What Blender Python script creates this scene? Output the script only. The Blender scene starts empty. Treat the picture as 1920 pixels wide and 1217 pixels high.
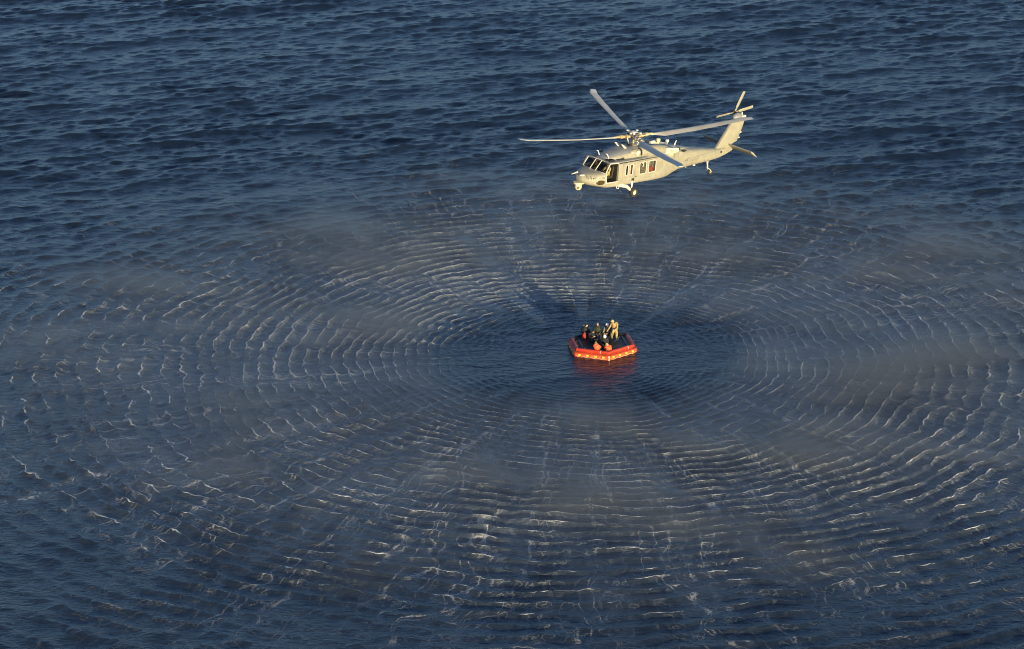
import bpy, bmesh, math, random
import numpy as np
from mathutils import Vector, Matrix

random.seed(7)
RNG = np.random.default_rng(11)
SC = bpy.context.scene
COL = SC.collection
PI = math.pi

# ------------------------------------------------------------------ camera, sky, sun, exposure
CAM_PITCH = 20.3
cam_data = bpy.data.cameras.new('camera')
cam_data.sensor_width = 36.0
cam_data.lens = 36.0 * 6061.0 / 1920.0
cam_data.clip_start = 1.0
cam_data.clip_end = 20000.0
cam = bpy.data.objects.new('camera', cam_data)
COL.objects.link(cam)
cam.location = (-5.0, -210.0, 79.7)
cam.rotation_euler = (math.radians(90.0 - CAM_PITCH), 0.0, 0.0)
SC.camera = cam

SUN_EL = math.radians(6.0)
SUN_ROT = math.radians(155.0)                      # clockwise from +Y: behind the camera, to the right
world = bpy.data.worlds.new('World')
SC.world = world
world.use_nodes = True
wn, wl = world.node_tree.nodes, world.node_tree.links
sky = wn.new('ShaderNodeTexSky')
sky.sky_type = 'NISHITA'
sky.sun_disc = False
sky.sun_elevation = SUN_EL
sky.sun_rotation = SUN_ROT
sky.altitude = 80.0
sky.air_density = 0.56
sky.dust_density = 1.0
sky.ozone_density = 1.6
wl.new(sky.outputs['Color'], wn['Background'].inputs['Color'])
wn['Background'].inputs['Strength'].default_value = 0.15

sun_data = bpy.data.lights.new('sun', 'SUN')
sun_data.energy = 4.4
sun_data.angle = math.radians(0.53)
sun_data.color = (1.0, 0.79, 0.44)
sun = bpy.data.objects.new('sun', sun_data)
COL.objects.link(sun)
SUN_DIR = Vector((math.sin(SUN_ROT) * math.cos(SUN_EL), math.cos(SUN_ROT) * math.cos(SUN_EL), math.sin(SUN_EL)))
sun.rotation_euler = SUN_DIR.to_track_quat('Z', 'Y').to_euler()
sun.location = (60, -120, 60)

SC.view_settings.view_transform = 'Standard'
SC.view_settings.look = 'None'
SC.view_settings.gamma = 1.0
SC.view_settings.use_curve_mapping = False
SC.view_settings.exposure = 0.84

# ------------------------------------------------------------------ material helpers
def new_mat(name):
    m = bpy.data.materials.new(name)
    m.use_nodes = True
    nt = m.node_tree
    for n in list(nt.nodes):
        nt.nodes.remove(n)
    return m, nt.nodes, nt.links


def math_node(nodes, links, op, a, b=None, c=None, clamp=False):
    n = nodes.new('ShaderNodeMath')
    n.operation = op
    n.use_clamp = clamp
    for i, v in enumerate((a, b, c)):
        if v is None:
            continue
        if isinstance(v, (int, float)):
            n.inputs[i].default_value = v
        else:
            links.new(v, n.inputs[i])
    return n.outputs[0]


def ramp_node(nodes, links, fac, stops):
    n = nodes.new('ShaderNodeValToRGB')
    el = n.color_ramp.elements
    while len(el) < len(stops):
        el.new(0.5)
    for e, (p, col) in zip(el, stops):
        e.position = p
        e.color = (*col, 1.0) if len(col) == 3 else col
    links.new(fac, n.inputs[0])
    return n.outputs[0]


def noise_node(nodes, links, vec, scale, detail=3.0, rough=0.55):
    n = nodes.new('ShaderNodeTexNoise')
    n.inputs['Scale'].default_value = scale
    n.inputs['Detail'].default_value = detail
    n.inputs['Roughness'].default_value = rough
    if vec is not None:
        links.new(vec, n.inputs['Vector'])
    return n.outputs['Fac']


def paint(name, color, rough=0.6, wear=0.10, scale=3.0, metallic=0.0, bump=0.0, dirt=None):
    """painted, rubber, cloth or metal surface with a little procedural wear"""
    m, N, L = new_mat(name)
    out = N.new('ShaderNodeOutputMaterial')
    p = N.new('ShaderNodeBsdfPrincipled')
    tc = N.new('ShaderNodeTexCoord')
    f = noise_node(N, L, tc.outputs['Object'], scale, 6.0, 0.65)
    lo = tuple(max(0.0, c * (1 - 1.6 * wear)) for c in color)
    hi = tuple(min(1.0, c * (1 + 1.2 * wear)) for c in color)
    if dirt:
        lo = tuple(c * (1 - 0.5) + d * 0.5 for c, d in zip(lo, dirt))
    col = ramp_node(N, L, f, [(0.30, lo), (0.52, color), (0.72, hi)])
    L.new(col, p.inputs['Base Color'])
    p.inputs['Roughness'].default_value = rough
    p.inputs['Metallic'].default_value = metallic
    if bump:
        f2 = noise_node(N, L, tc.outputs['Object'], scale * 6, 3.0)
        b = N.new('ShaderNodeBump')
        b.inputs['Strength'].default_value = bump
        b.inputs['Distance'].default_value = 0.02
        L.new(f2, b.inputs['Height'])
        L.new(b.outputs[0], p.inputs['Normal'])
    L.new(p.outputs[0], out.inputs[0])
    return m

# ------------------------------------------------------------------ noise on arrays
def _hash(ix, iy, seed):
    h = (ix.astype(np.uint32) * np.uint32(374761393) + iy.astype(np.uint32) * np.uint32(668265263)
         + np.uint32((seed * 2246822519) & 0xffffffff))
    h = (h ^ (h >> np.uint32(13))) * np.uint32(1274126177)
    h = h ^ (h >> np.uint32(16))
    return h.astype(np.float32) * np.float32(2 * PI / 4294967296.0)


def gnoise(x, y, seed, wrap=None):
    """gradient noise about -1..1; wrap = whole number of cells after which x repeats"""
    xf, yf = np.floor(x), np.floor(y)
    fx, fy = (x - xf).astype(np.float32), (y - yf).astype(np.float32)
    ix, iy = xf.astype(np.int32), yf.astype(np.int32)
    ix1 = ix + 1
    if wrap:
        ix, ix1 = ix % wrap, ix1 % wrap
    def g(a, b, dx, dy):
        an = _hash(a, b, seed)
        return np.cos(an) * dx + np.sin(an) * dy
    u = fx * fx * fx * (fx * (fx * 6 - 15) + 10)
    v = fy * fy * fy * (fy * (fy * 6 - 15) + 10)
    n0 = g(ix, iy, fx, fy) * (1 - u) + g(ix1, iy, fx - 1, fy) * u
    n1 = g(ix, iy + 1, fx, fy - 1) * (1 - u) + g(ix1, iy + 1, fx - 1, fy - 1) * u
    return (n0 * (1 - v) + n1 * v) * 1.5


def fnoise(x, y, seed, octs=3, gain=0.5):
    t, a, s = 0.0, 1.0, 0.0
    for o in range(octs):
        t = t + a * gnoise(x * 2 ** o, y * 2 ** o, seed + 17 * o)
        s += a
        a *= gain
    return t / s


def sstep(a, b, x):
    t = np.clip((x - a) / (b - a), 0, 1)
    return t * t * (3 - 2 * t)

# ------------------------------------------------------------------ the sea
def axis(lo, hi, n, far, steps, power=1.0):
    core = lo + (hi - lo) * np.linspace(0, 1, n) ** power
    g = np.geomspace(1.0, 1.0 + far, steps + 1)[1:] - 1.0
    return np.concatenate([(lo - g)[::-1], core, hi + g])


def build_sea():
    xs = axis(-60.0, 50.0, 1050, 6000.0, 26)
    ys = axis(-50.0, 104.0, 1120, 6000.0, 26, 1.12)
    X, Y = np.meshgrid(xs, ys)
    nx, ny = len(xs), len(ys)
    X = X.ravel().astype(np.float32)
    Y = Y.ravel().astype(np.float32)
    core = ((X > -60.5) & (X < 50.5) & (Y > -50.5) & (Y < 104.5)).astype(np.float32)
    # the centre of the wash is not a perfect circle
    wob = 1.1 * fnoise(X * 0.055, Y * 0.055, 5, 2) + 0.45 * gnoise(X * 0.17, Y * 0.17, 9)
    Xc, Yc = X - 0.2, Y + 1.3                                    # the middle of the wash
    r0 = np.sqrt(Xc * Xc + Yc * Yc)
    R = np.maximum(r0 + wob * sstep(2, 12, r0) * 1.0, 0.01)
    TH = np.arctan2(Yc, Xc)
    big = fnoise(X * 0.045 + 3.1, Y * 0.045, 21, 3)              # patchiness over tens of metres

    # --- wind sea: trochoidal waves running towards the camera and to the right
    H = np.zeros_like(X)
    DX = np.zeros_like(X)
    DY = np.zeros_like(X)
    slope = np.zeros_like(X)
    n = 64
    lam = np.geomspace(0.62, 11.0, n) * RNG.uniform(0.93, 1.07, n)
    calm = 1 - sstep(4, 16, R)
    back = sstep(-0.1, 0.8, np.sin(TH))                           # towards the helicopter's far side
    far = sstep(46 - 24 * back, 82 - 26 * back, R)
    short_k = 0.34 + 0.66 * far
    gust = np.clip(1.0 + 0.75 * big, 0.3, 1.8)
    for i in range(n):
        k = 2 * PI / lam[i]
        d = math.radians(-70.0) + RNG.normal(0, math.radians(22 if lam[i] < 5 else 14))
        ss = 0.200 * math.sqrt(2.0 / n) * (0.92 if 1.6 < lam[i] < 3.6 else 1.15 if lam[i] < 1.7 else 0.38)
        a = ss / k
        kx, ky = math.cos(d), math.sin(d)
        ph = k * (kx * X + ky * Y) + RNG.uniform(0, 2 * PI)
        w = short_k if lam[i] < 4.5 else (0.28 + 0.72 * far)
        if lam[i] < 4.5:
            w = w * gust
        if lam[i] < 9:
            w = w * (1 - 0.25 * calm)
        s, c = np.sin(ph), np.cos(ph)
        aw = (a * w).astype(np.float32)
        H += aw * c
        DX -= 1.0 * aw * kx * s
        DY -= 1.0 * aw * ky * s
        slope += aw * k * c
    # --- rotor wash: rings that lengthen outwards, broken into cusps
    rr = np.linspace(0, 140, 4000)
    lamr = np.interp(rr, [0, 3, 8, 13, 18, 30, 45, 70, 140], [0.42, 0.44, 0.54, 0.80, 1.00, 1.25, 1.60, 2.4, 3.6])
    P = np.cumsum(2 * PI / lamr) * (rr[1] - rr[0])
    PR = np.interp(R, rr, P).astype(np.float32)
    LR = np.interp(R, rr, lamr).astype(np.float32)
    # radial lines about two metres apart, which cut every ring into cells
    warp = 0.055 * gnoise(R * 0.13, TH * 3, 71) + 0.018 * gnoise(R * 0.5, TH * 9, 72)
    cell = np.zeros_like(X)
    dists = []
    for K, seed, ra, rb, rc, rd in ((46, 91, 6, 10, 18, 25), (84, 93, 18, 25, 70, 90), (150, 94, 14, 19, 70, 90)):
        u = (TH + warp) * K / (2 * PI) + 0.42 * gnoise(TH * K / (2 * PI), R * 0.05, seed, wrap=K) + 0.16 * gnoise(TH * 2 * K / (2 * PI), R * 0.22, seed + 7, wrap=2 * K)
        wgt = sstep(ra, rb, R) * (1 - sstep(rc, rd, R))
        dists.append((np.sin(PI * u) / PI * (2 * PI * R / K) + np.where(wgt > 0.02, 0, 5.0)).astype(np.float32))   # metres from the line
        if K < 140:
            cell += wgt * np.abs(np.sin(PI * u)) ** 0.8
    # one long coherent train of rings ...
    bend = 0.9 * gnoise(X * 0.16, Y * 0.16, 55) + 0.5 * gnoise(X * 0.42, Y * 0.42, 56)
    base = PR + bend * sstep(6, 16, R) * 0.85
    zr = 1.15 * np.cos(base)
    zi = 1.15 * np.sin(base)
    # ... crossed by weaker trains a little off the radius, which cut the crests into cusps
    nc = 40
    for i in range(nc):
        m = int(round(RNG.normal(0, 34)))
        dl = RNG.normal(0, 0.11)
        ph = PR * (1 + dl) + m * TH + RNG.uniform(0, 2 * PI)
        zr += 0.62 / math.sqrt(nc) * np.cos(ph)
        zi += 0.62 / math.sqrt(nc) * np.sin(ph)
    env = np.sqrt(zr * zr + zi * zi) * 0.85             # Rayleigh, mean about 0.9
    psi = np.arctan2(zi, zr)
    amp_r = np.interp(R, [0, 2, 5, 9, 14, 20, 30, 42, 60, 85], [0, .15, .42, .70, 1.0, 1.0, .88, .58, .28, 0.0])
    amp_r = amp_r * (1 - 0.9 * far)
    amp = (0.052 * LR * np.minimum(0.35 + 0.75 * env, 2.0) * amp_r * np.clip(1 + 0.75 * gnoise(X * 0.12, Y * 0.12, 54), 0.3, 1.7) * core).astype(np.float32)
    jag = 0.45 * gnoise(X * 0.95, Y * 0.95, 51) + 0.40 * gnoise(X * 2.1, Y * 2.1, 52)
    psi = psi + (jag - 1.0 * (cell - 0.6)) * sstep(6, 14, R)
    psi = np.mod(psi + PI, 2 * PI) - PI
    env = env * (1 + 0.45 * gnoise(X * 0.8, Y * 0.8, 53))
    crest = (0.5 + 0.5 * np.cos(psi)) ** 1.7
    H += amp * (2 * crest - 0.75)
    # crest leans outwards
    lean = -0.8 * amp * np.sin(psi)
    ct, st = Xc / np.maximum(r0, 0.01), Yc / np.maximum(r0, 0.01)
    DX += lean * ct
    DY += lean * st

    # --- foam
    frag = np.interp(R, [0, 12, 24, 34], [.85, .80, .60, .22])
    frag = frag + (1 - frag) * sstep(-0.15, 0.40, gnoise(TH * 150 / (2 * PI), R * 0.5, 57, wrap=150) + 0.5 * gnoise(X * 0.7, Y * 0.7, 58))
    zone = np.interp(R, [0, 6, 8, 10, 12.5, 17, 24, 32, 45, 60], [0, .0, .06, .40, 1.05, 1.1, 1.0, .75, .36, 0.06])
    zone = zone * (1 - 0.85 * far)
    side = 0.72 + 0.28 * np.abs(np.cos(TH))
    patch = np.clip(0.86 + 0.6 * big + 0.40 * gnoise(X * 0.13, Y * 0.13, 41), 0.12, 1.5)
    # fibres along the wind that blows outwards
    kth = 420
    fib = gnoise(TH * kth / (2 * PI), R * 0.55, 61, wrap=kth)
    kt2 = 900
    fib2 = gnoise(TH * kt2 / (2 * PI), R * 0.9, 62, wrap=kt2)
    fibre = np.clip(0.55 + 0.55 * fib + 0.45 * fib2, 0.0, 1.3)
    crest_amp = frag * sstep(0.35, 1.25, env) * zone * side * patch
    vz = np.interp(R, [0, 8, 12, 17, 30, 40, 50, 60], [0, .05, .60, 1.0, .85, .55, .22, .0])
    vmask = 0.18 + 0.82 * sstep(-0.22, 0.30, gnoise(TH * 60 / (2 * PI), R * 0.07, 81, wrap=60) + 0.35 * big)
    vbreak = 0.20 + 0.80 * sstep(-0.40, 0.45, gnoise(X * 0.8, Y * 0.8, 83) + 0.35 * gnoise(X * 2.6, Y * 2.6, 84))
    vein_amp = vz * vmask * vbreak * (1 - 0.7 * far)
    # a few long bold streaks
    bold = np.zeros_like(X)
    lace = np.clip(1 - np.abs(gnoise(X * 1.5 + 2 * warp, Y * 1.5, 85)) / 0.22, 0, 1) + np.clip(1 - np.abs(gnoise(X * 3.4, Y * 3.4, 86)) / 0.25, 0, 1)
    for a_deg, ra, rb, w, s in ((214, 18, 50, 0.6, 1.0), (221, 22, 46, 0.30, .6), (205, 20, 44, 0.3, .6), (-6, 16, 40, 0.28, .8),
                                (97, 10, 42, 0.40, .8), (88, 16, 44, 0.3, .7), (110, 10, 40, .35, .7), (75, 14, 40, .35, .7),
                                (120, 18, 46, .3, .6), (62, 18, 42, .3, .6), (-35, 26, 52, .3, .5), (-62, 24, 50, .25, .5),
                                (-100, 22, 50, .25, .5), (238, 24, 48, .3, .6), (168, 18, 40, .3, .5), (30, 18, 44, .3, .5), (-80, 24, 48, .22, .5)):
        a0 = math.radians(a_deg)
        dth = np.mod(TH + 0.6 * warp - a0 + PI, 2 * PI) - PI
        q = np.abs(dth) * R
        e = np.exp(-(q / w) ** 2) + 0.18 * np.exp(-(q / (2.5 * w)) ** 2)
        bold += s * e * sstep(ra - 4, ra + 4, R) * (1 - sstep(rb - 5, rb + 5, R))
    bold *= np.clip(0.15 + 0.75 * lace * vbreak, 0, 1.2)
    web_amp = zone * patch * sstep(-0.35, 0.4, gnoise(X * 0.5, Y * 0.5, 115)) * sstep(11, 17, R)
    # scattered little whitecaps outside
    wc = sstep(0.46, 0.62, slope) * sstep(0.1, 0.5, gnoise(X * 0.35, Y * 0.35, 95)) * 0.7 * sstep(12, 20, R) * (1 - far)
    fan = sstep(0.0, 0.55, gnoise((TH + 0.4 * warp) * 70 / (2 * PI), R * 0.06, 101, wrap=70)) * sstep(4, 9, R) * (1 - sstep(12, 22, R)) * sstep(0.45, 0.85, np.sin(TH - 0.25))
    foam = (0.62 * bold + wc + 0.12 * fan) * core
    H += 0.02 * np.clip(crest_amp, 0, 1.2) * np.exp(-(psi / 0.5) ** 2) * core
    haze = np.interp(R, [0, 9, 11, 13, 16, 20, 28, 38], [0, 0, .35, .8, .75, .5, .35, .0]) * np.clip(0.75 + 0.9 * big + 0.4 * fib, 0.1, 1.5)
    milk = (0.95 * haze + 0.7 * fan + 0.75 * zone * patch * (0.30 + 0.70 * fibre) * side + 0.35 * bold
            + 0.30 * vein_amp * np.exp(-(dists[0] / 0.35) ** 2) + 0.30 * vein_amp * np.exp(-(dists[1] / 0.35) ** 2)) * core

    Z = H * (1 - 0.0 * core)
    edge = 1 - core
    Z = np.where(core > 0, Z, 0).astype(np.float32)
    co = np.empty((nx * ny, 3), np.float32)
    co[:, 0] = X + DX * core
    co[:, 1] = Y + DY * core
    co[:, 2] = Z
    me = bpy.data.meshes.new('sea')
    idx = np.arange(nx * ny, dtype=np.int32).reshape(ny, nx)
    quads = np.stack([idx[:-1, :-1], idx[:-1, 1:], idx[1:, 1:], idx[1:, :-1]], -1).reshape(-1, 4)
    nf = len(quads)
    me.vertices.add(nx * ny)
    me.vertices.foreach_set('co', co.ravel())
    me.loops.add(nf * 4)
    me.loops.foreach_set('vertex_index', quads.ravel())
    me.polygons.add(nf)
    me.polygons.foreach_set('loop_start', np.arange(0, nf * 4, 4, dtype=np.int32))
    me.polygons.foreach_set('use_smooth', np.ones(nf, bool))
    me.update(calc_edges=True)
    for nm, arr in (('foam', foam), ('milk', milk), ('web', web_amp * core), ('ring_foam', crest_amp * core), ('line_foam', vein_amp * core)):
        at = me.attributes.new(nm, 'FLOAT', 'POINT')
        at.data.foreach_set('value', np.clip(arr, 0, 2).astype(np.float32))
    for nm, tri in (('ring_phase', (np.cos(psi), np.sin(psi), zone)), ('line_distance', dists)):
        at = me.attributes.new(nm, 'FLOAT_VECTOR', 'POINT')
        at.data.foreach_set('vector', np.stack(tri, -1).astype(np.float32).ravel())
    o = bpy.data.objects.new('sea', me)
    COL.objects.link(o)
    o['kind'] = 'structure'
    me.materials.append(sea_material())
    return o


def sea_material():
    m, N, L = new_mat('sea_water')
    out = N.new('ShaderNodeOutputMaterial')
    geo = N.new('ShaderNodeNewGeometry')
    pos = geo.outputs['Position']
    af = N.new('ShaderNodeAttribute')
    af.attribute_name = 'foam'
    am = N.new('ShaderNodeAttribute')
    am.attribute_name = 'milk'
    # direction away from the middle of the wash, for fibres blown outwards
    flat = N.new('ShaderNodeVectorMath')
    flat.operation = 'MULTIPLY'
    flat.inputs[1].default_value = (1, 1, 0)
    L.new(pos, flat.inputs[0])
    ln = N.new('ShaderNodeVectorMath')
    ln.operation = 'LENGTH'
    L.new(flat.outputs[0], ln.inputs[0])
    nr = N.new('ShaderNodeVectorMath')
    nr.operation = 'NORMALIZE'
    L.new(flat.outputs[0], nr.inputs[0])
    sc = N.new('ShaderNodeVectorMath')
    sc.operation = 'SCALE'
    L.new(nr.outputs[0], sc.inputs[0])
    sc.inputs['Scale'].default_value = 150.0
    cz = N.new('ShaderNodeCombineXYZ')
    L.new(math_node(N, L, 'MULTIPLY', ln.outputs['Value'], 1.3), cz.inputs[2])
    ad = N.new('ShaderNodeVectorMath')
    ad.operation = 'ADD'
    L.new(sc.outputs[0], ad.inputs[0])
    L.new(cz.outputs[0], ad.inputs[1])
    fibre = noise_node(N, L, ad.outputs[0], 1.0, 3.0, 0.6)
    speck = noise_node(N, L, pos, 9.0, 4.0, 0.75)
    br = math_node(N, L, 'ADD', math_node(N, L, 'MULTIPLY', fibre, 0.9), math_node(N, L, 'MULTIPLY', speck, 1.1))
    MN = lambda op, x, y=None, z=None, c=False: math_node(N, L, op, x, y, z, c)
    def attr(nm):
        a_ = N.new('ShaderNodeAttribute')
        a_.attribute_name = nm
        return a_
    spk = MN('SUBTRACT', speck, 0.5)
    fib = MN('SUBTRACT', fibre, 0.5)
    mid = MN('SUBTRACT', noise_node(N, L, pos, 2.6, 3.0, 0.6), 0.5)
    # crest lines of the rings: narrow, ragged, with threads left behind them
    sp = N.new('ShaderNodeSeparateXYZ')
    L.new(attr('ring_phase').outputs['Vector'], sp.inputs[0])
    ang = MN('ADD', MN('ARCTAN2', sp.outputs[1], sp.outputs[0]), MN('ADD', MN('MULTIPLY', mid, 1.7), MN('MULTIPLY', spk, 1.3)))
    ramp_ = attr('ring_foam').outputs['Fac']
    ln_ = MN('SUBTRACT', 1.0, MN('DIVIDE', MN('ABSOLUTE', ang), 0.46), c=True)
    c_crest = MN('MULTIPLY', MN('ADD', MN('SUBTRACT', MN('MULTIPLY', MN('MULTIPLY', ln_, ramp_), 2.0), 0.28), MN('MULTIPLY', spk, 0.9)), 2.0, c=True)
    c_crest = MN('MULTIPLY', c_crest, MN('MULTIPLY', ln_, 3.0, c=True))
    tr_ = MN('MULTIPLY', MN('ADD', 1.0, MN('DIVIDE', ang, 2.6), c=True), MN('SUBTRACT', 1.0, MN('MULTIPLY', ang, 4.0, c=True)))
    c_trail = MN('MULTIPLY', MN('ADD', MN('SUBTRACT', MN('MULTIPLY', MN('MULTIPLY', tr_, ramp_), 0.95), 0.42), MN('ADD', MN('MULTIPLY', fib, 2.0), MN('MULTIPLY', spk, 1.2))), 1.3, c=True)
    c_trail = MN('MULTIPLY', MN('MULTIPLY', c_trail, MN('MULTIPLY', ramp_, 2.0, c=True)), MN('MULTIPLY', tr_, 0.30))
    # radial foam lines
    sv = N.new('ShaderNodeSeparateXYZ')
    L.new(attr('line_distance').outputs['Vector'], sv.inputs[0])
    lamp = attr('line_foam').outputs['Fac']
    c_line = None
    for i_, (w_, k_) in enumerate(((0.10, 1.0), (0.085, 0.95), (0.07, 0.7))):
        d_ = MN('ABSOLUTE', MN('ADD', sv.outputs[i_], MN('ADD', MN('MULTIPLY', mid, 0.55), MN('MULTIPLY', spk, 0.30))))
        l_ = MN('MULTIPLY', MN('SUBTRACT', 1.0, MN('DIVIDE', d_, w_), c=True), k_)
        c_line = l_ if c_line is None else MN('MAXIMUM', c_line, l_)
    c_line = MN('MULTIPLY', MN('MULTIPLY', c_line, lamp), MN('ADD', 1.0, MN('MULTIPLY', spk, 2.0)), c=True)
    # web between them
    wv = noise_node(N, L, pos, 0.95, 2.5, 0.6)
    wl_ = MN('SUBTRACT', 1.0, MN('DIVIDE', MN('ABSOLUTE', MN('SUBTRACT', wv, 0.5)), 0.022), c=True)
    c_web = MN('MULTIPLY', MN('MULTIPLY', wl_, attr('web').outputs['Fac']), MN('ADD', 0.55, MN('MULTIPLY', spk, 2.0)), c=True)
    # scattered patches and the bold streaks
    ff = af.outputs['Fac']
    c_patch = MN('MULTIPLY', MN('ADD', MN('SUBTRACT', MN('MULTIPLY', ff, 1.3), 0.45), MN('ADD', MN('MULTIPLY', spk, 1.6), MN('MULTIPLY', mid, 1.2))), 1.4, c=True)
    c_patch = MN('MULTIPLY', c_patch, MN('MULTIPLY', ff, 2.0, c=True))
    cover = MN('MAXIMUM', MN('MAXIMUM', MN('MULTIPLY', c_crest, 1.0), c_trail), MN('MAXIMUM', MN('MULTIPLY', c_line, 0.85), MN('MAXIMUM', MN('MULTIPLY', c_web, 0.62), MN('MULTIPLY', c_patch, 0.7))))
    soft = MN('MULTIPLY', MN('ADD', ff, MN('MULTIPLY', ramp_, 0.20)), 0.12)
    cover = MN('ADD', cover, soft, c=True)

    # ripples too small for the mesh
    mp = N.new('ShaderNodeMapping')
    mp.inputs['Rotation'].default_value = (0, 0, math.radians(20))
    mp.inputs['Scale'].default_value = (0.55, 1.0, 1.0)
    L.new(pos, mp.inputs[0])
    n1 = noise_node(N, L, mp.outputs[0], 1.7, 4.0, 0.6)
    n2 = noise_node(N, L, mp.outputs[0], 6.0, 3.0, 0.6)
    hgt = math_node(N, L, 'ADD', math_node(N, L, 'MULTIPLY', n1, 0.16), math_node(N, L, 'MULTIPLY', n2, 0.065))
    hgt = math_node(N, L, 'ADD', hgt, math_node(N, L, 'MULTIPLY', math_node(N, L, 'MULTIPLY', cover, speck), 0.10))
    b = N.new('ShaderNodeBump')
    b.inputs['Strength'].default_value = 0.95
    b.inputs['Distance'].default_value = 1.0
    L.new(hgt, b.inputs['Height'])

    w = N.new('ShaderNodeBsdfPrincipled')
    mixc = N.new('ShaderNodeMix')
    mixc.data_type = 'RGBA'
    mixc.inputs[6].default_value = (0.0055, 0.0120, 0.028, 1)
    mixc.inputs[7].default_value = (0.090, 0.122, 0.165, 1)
    L.new(math_node(N, L, 'MULTIPLY', am.outputs['Fac'], 0.75, clamp=True), mixc.inputs[0])
    L.new(mixc.outputs[2], w.inputs['Base Color'])
    w.inputs['Roughness'].default_value = 0.20
    w.inputs['IOR'].default_value = 1.333
    L.new(b.outputs[0], w.inputs['Normal'])
    f = N.new('ShaderNodeBsdfDiffuse')
    f.inputs['Color'].default_value = (0.78, 0.80, 0.82, 1)
    L.new(b.outputs[0], f.inputs['Normal'])
    mx = N.new('ShaderNodeMixShader')
    L.new(cover, mx.inputs[0])
    L.new(w.outputs[0], mx.inputs[1])
    L.new(f.outputs[0], mx.inputs[2])
    L.new(mx.outputs[0], out.inputs[0])
    return m


sea = build_sea()


# ------------------------------------------------------------------ spray blown off the wave crests by the wash
def build_mist():
    bm = bmesh.new()
    bmesh.ops.create_cube(bm, size=1.0, matrix=Matrix.Translation((0, 0, 1.75)) @ Matrix.Diagonal((104, 104, 3.9, 1)))
    me = bpy.data.meshes.new('spray_mist')
    bm.to_mesh(me)
    bm.free()
    o = bpy.data.objects.new('spray_mist', me)
    COL.objects.link(o)
    o['kind'] = 'stuff'
    m, N, L = new_mat('spray')
    out = N.new('ShaderNodeOutputMaterial')
    tc = N.new('ShaderNodeTexCoord')
    pos = tc.outputs['Object']
    sx = N.new('ShaderNodeSeparateXYZ')
    L.new(pos, sx.inputs[0])
    flat = N.new('ShaderNodeVectorMath')
    flat.operation = 'MULTIPLY'
    flat.inputs[1].default_value = (1, 1, 0)
    L.new(pos, flat.inputs[0])
    ln = N.new('ShaderNodeVectorMath')
    ln.operation = 'LENGTH'
    L.new(flat.outputs[0], ln.inputs[0])
    r = ln.outputs['Value']
    zone = ramp_node(N, L, math_node(N, L, 'DIVIDE', r, 52.0), [(0.20, (0, 0, 0)), (0.26, (.8, .8, .8)), (0.34, (1, 1, 1)), (0.52, (.75, .75, .75)), (0.84, (0, 0, 0))])
    nr = N.new('ShaderNodeVectorMath')
    nr.operation = 'NORMALIZE'
    L.new(flat.outputs[0], nr.inputs[0])
    sc = N.new('ShaderNodeVectorMath')
    sc.operation = 'SCALE'
    L.new(nr.outputs[0], sc.inputs[0])
    sc.inputs['Scale'].default_value = 8.0
    cz = N.new('ShaderNodeCombineXYZ')
    L.new(math_node(N, L, 'MULTIPLY', r, 0.22), cz.inputs[2])
    ad = N.new('ShaderNodeVectorMath')
    ad.operation = 'ADD'
    L.new(sc.outputs[0], ad.inputs[0])
    L.new(cz.outputs[0], ad.inputs[1])
    n1 = noise_node(N, L, ad.outputs[0], 1.0, 5.0, 0.62)
    mpm = N.new('ShaderNodeMapping')
    mpm.inputs['Scale'].default_value = (0.62, 1.45, 1.0)
    mpm.inputs['Rotation'].default_value = (0, 0, math.radians(6))
    L.new(pos, mpm.inputs[0])
    n2 = noise_node(N, L, mpm.outputs[0], 0.10, 6.0, 0.64)
    patch = math_node(N, L, 'MULTIPLY', math_node(N, L, 'SUBTRACT', math_node(N, L, 'ADD', math_node(N, L, 'MULTIPLY', n1, 0.35), math_node(N, L, 'MULTIPLY', n2, 1.95)), 1.18), 3.6, clamp=True)
    hz = math_node(N, L, 'POWER', 2.718, math_node(N, L, 'MULTIPLY', math_node(N, L, 'MAXIMUM', sx.outputs[2], 0.0), -1.6))
    d = math_node(N, L, 'MULTIPLY', math_node(N, L, 'MULTIPLY', zone, math_node(N, L, 'ADD', patch, 0.10)), hz)
    d = math_node(N, L, 'MULTIPLY', d, 1.35)
    v = N.new('ShaderNodeVolumeScatter')
    v.inputs['Color'].default_value = (0.93, 0.94, 0.96, 1)
    v.inputs['Anisotropy'].default_value = 0.70
    L.new(d, v.inputs['Density'])
    L.new(v.outputs[0], out.inputs['Volume'])
    me.materials.append(m)
    return o


SC.cycles.filter_width = 1.0
SC.cycles.use_denoising = True
SC.cycles.denoising_prefilter = 'ACCURATE'
SC.cycles.volume_step_rate = 1.0
SC.cycles.volume_max_steps = 96
build_mist()

# ------------------------------------------------------------------ mesh helpers
def obj(name, bm, mat=None, parent=None, smooth=False, loc=None, angle=None):
    bmesh.ops.recalc_face_normals(bm, faces=bm.faces[:])
    me = bpy.data.meshes.new(name)
    bm.to_mesh(me)
    bm.free()
    if mat is not None:
        for mm in (mat if isinstance(mat, (list, tuple)) else [mat]):
            me.materials.append(mm)
    if smooth:
        me.polygons.foreach_set('use_smooth', [True] * len(me.polygons))
        me.set_sharp_from_angle(angle=math.radians(angle or 38))
    o = bpy.data.objects.new(name, me)
    COL.objects.link(o)
    if parent is not None:
        o.parent = parent
    if loc is not None:
        o.location = loc
    return o


def empty(name, label, cat, loc=(0, 0, 0), rot=(0, 0, 0), group=None):
    o = bpy.data.objects.new(name, None)
    COL.objects.link(o)
    o.location = loc
    o.rotation_euler = rot
    o.empty_display_size = 0.3
    tag(o, label, cat, group)
    return o


def tag(o, label, cat, group=None):
    o['label'] = label
    o['category'] = cat
    if group:
        o['group'] = group
    return o


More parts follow.
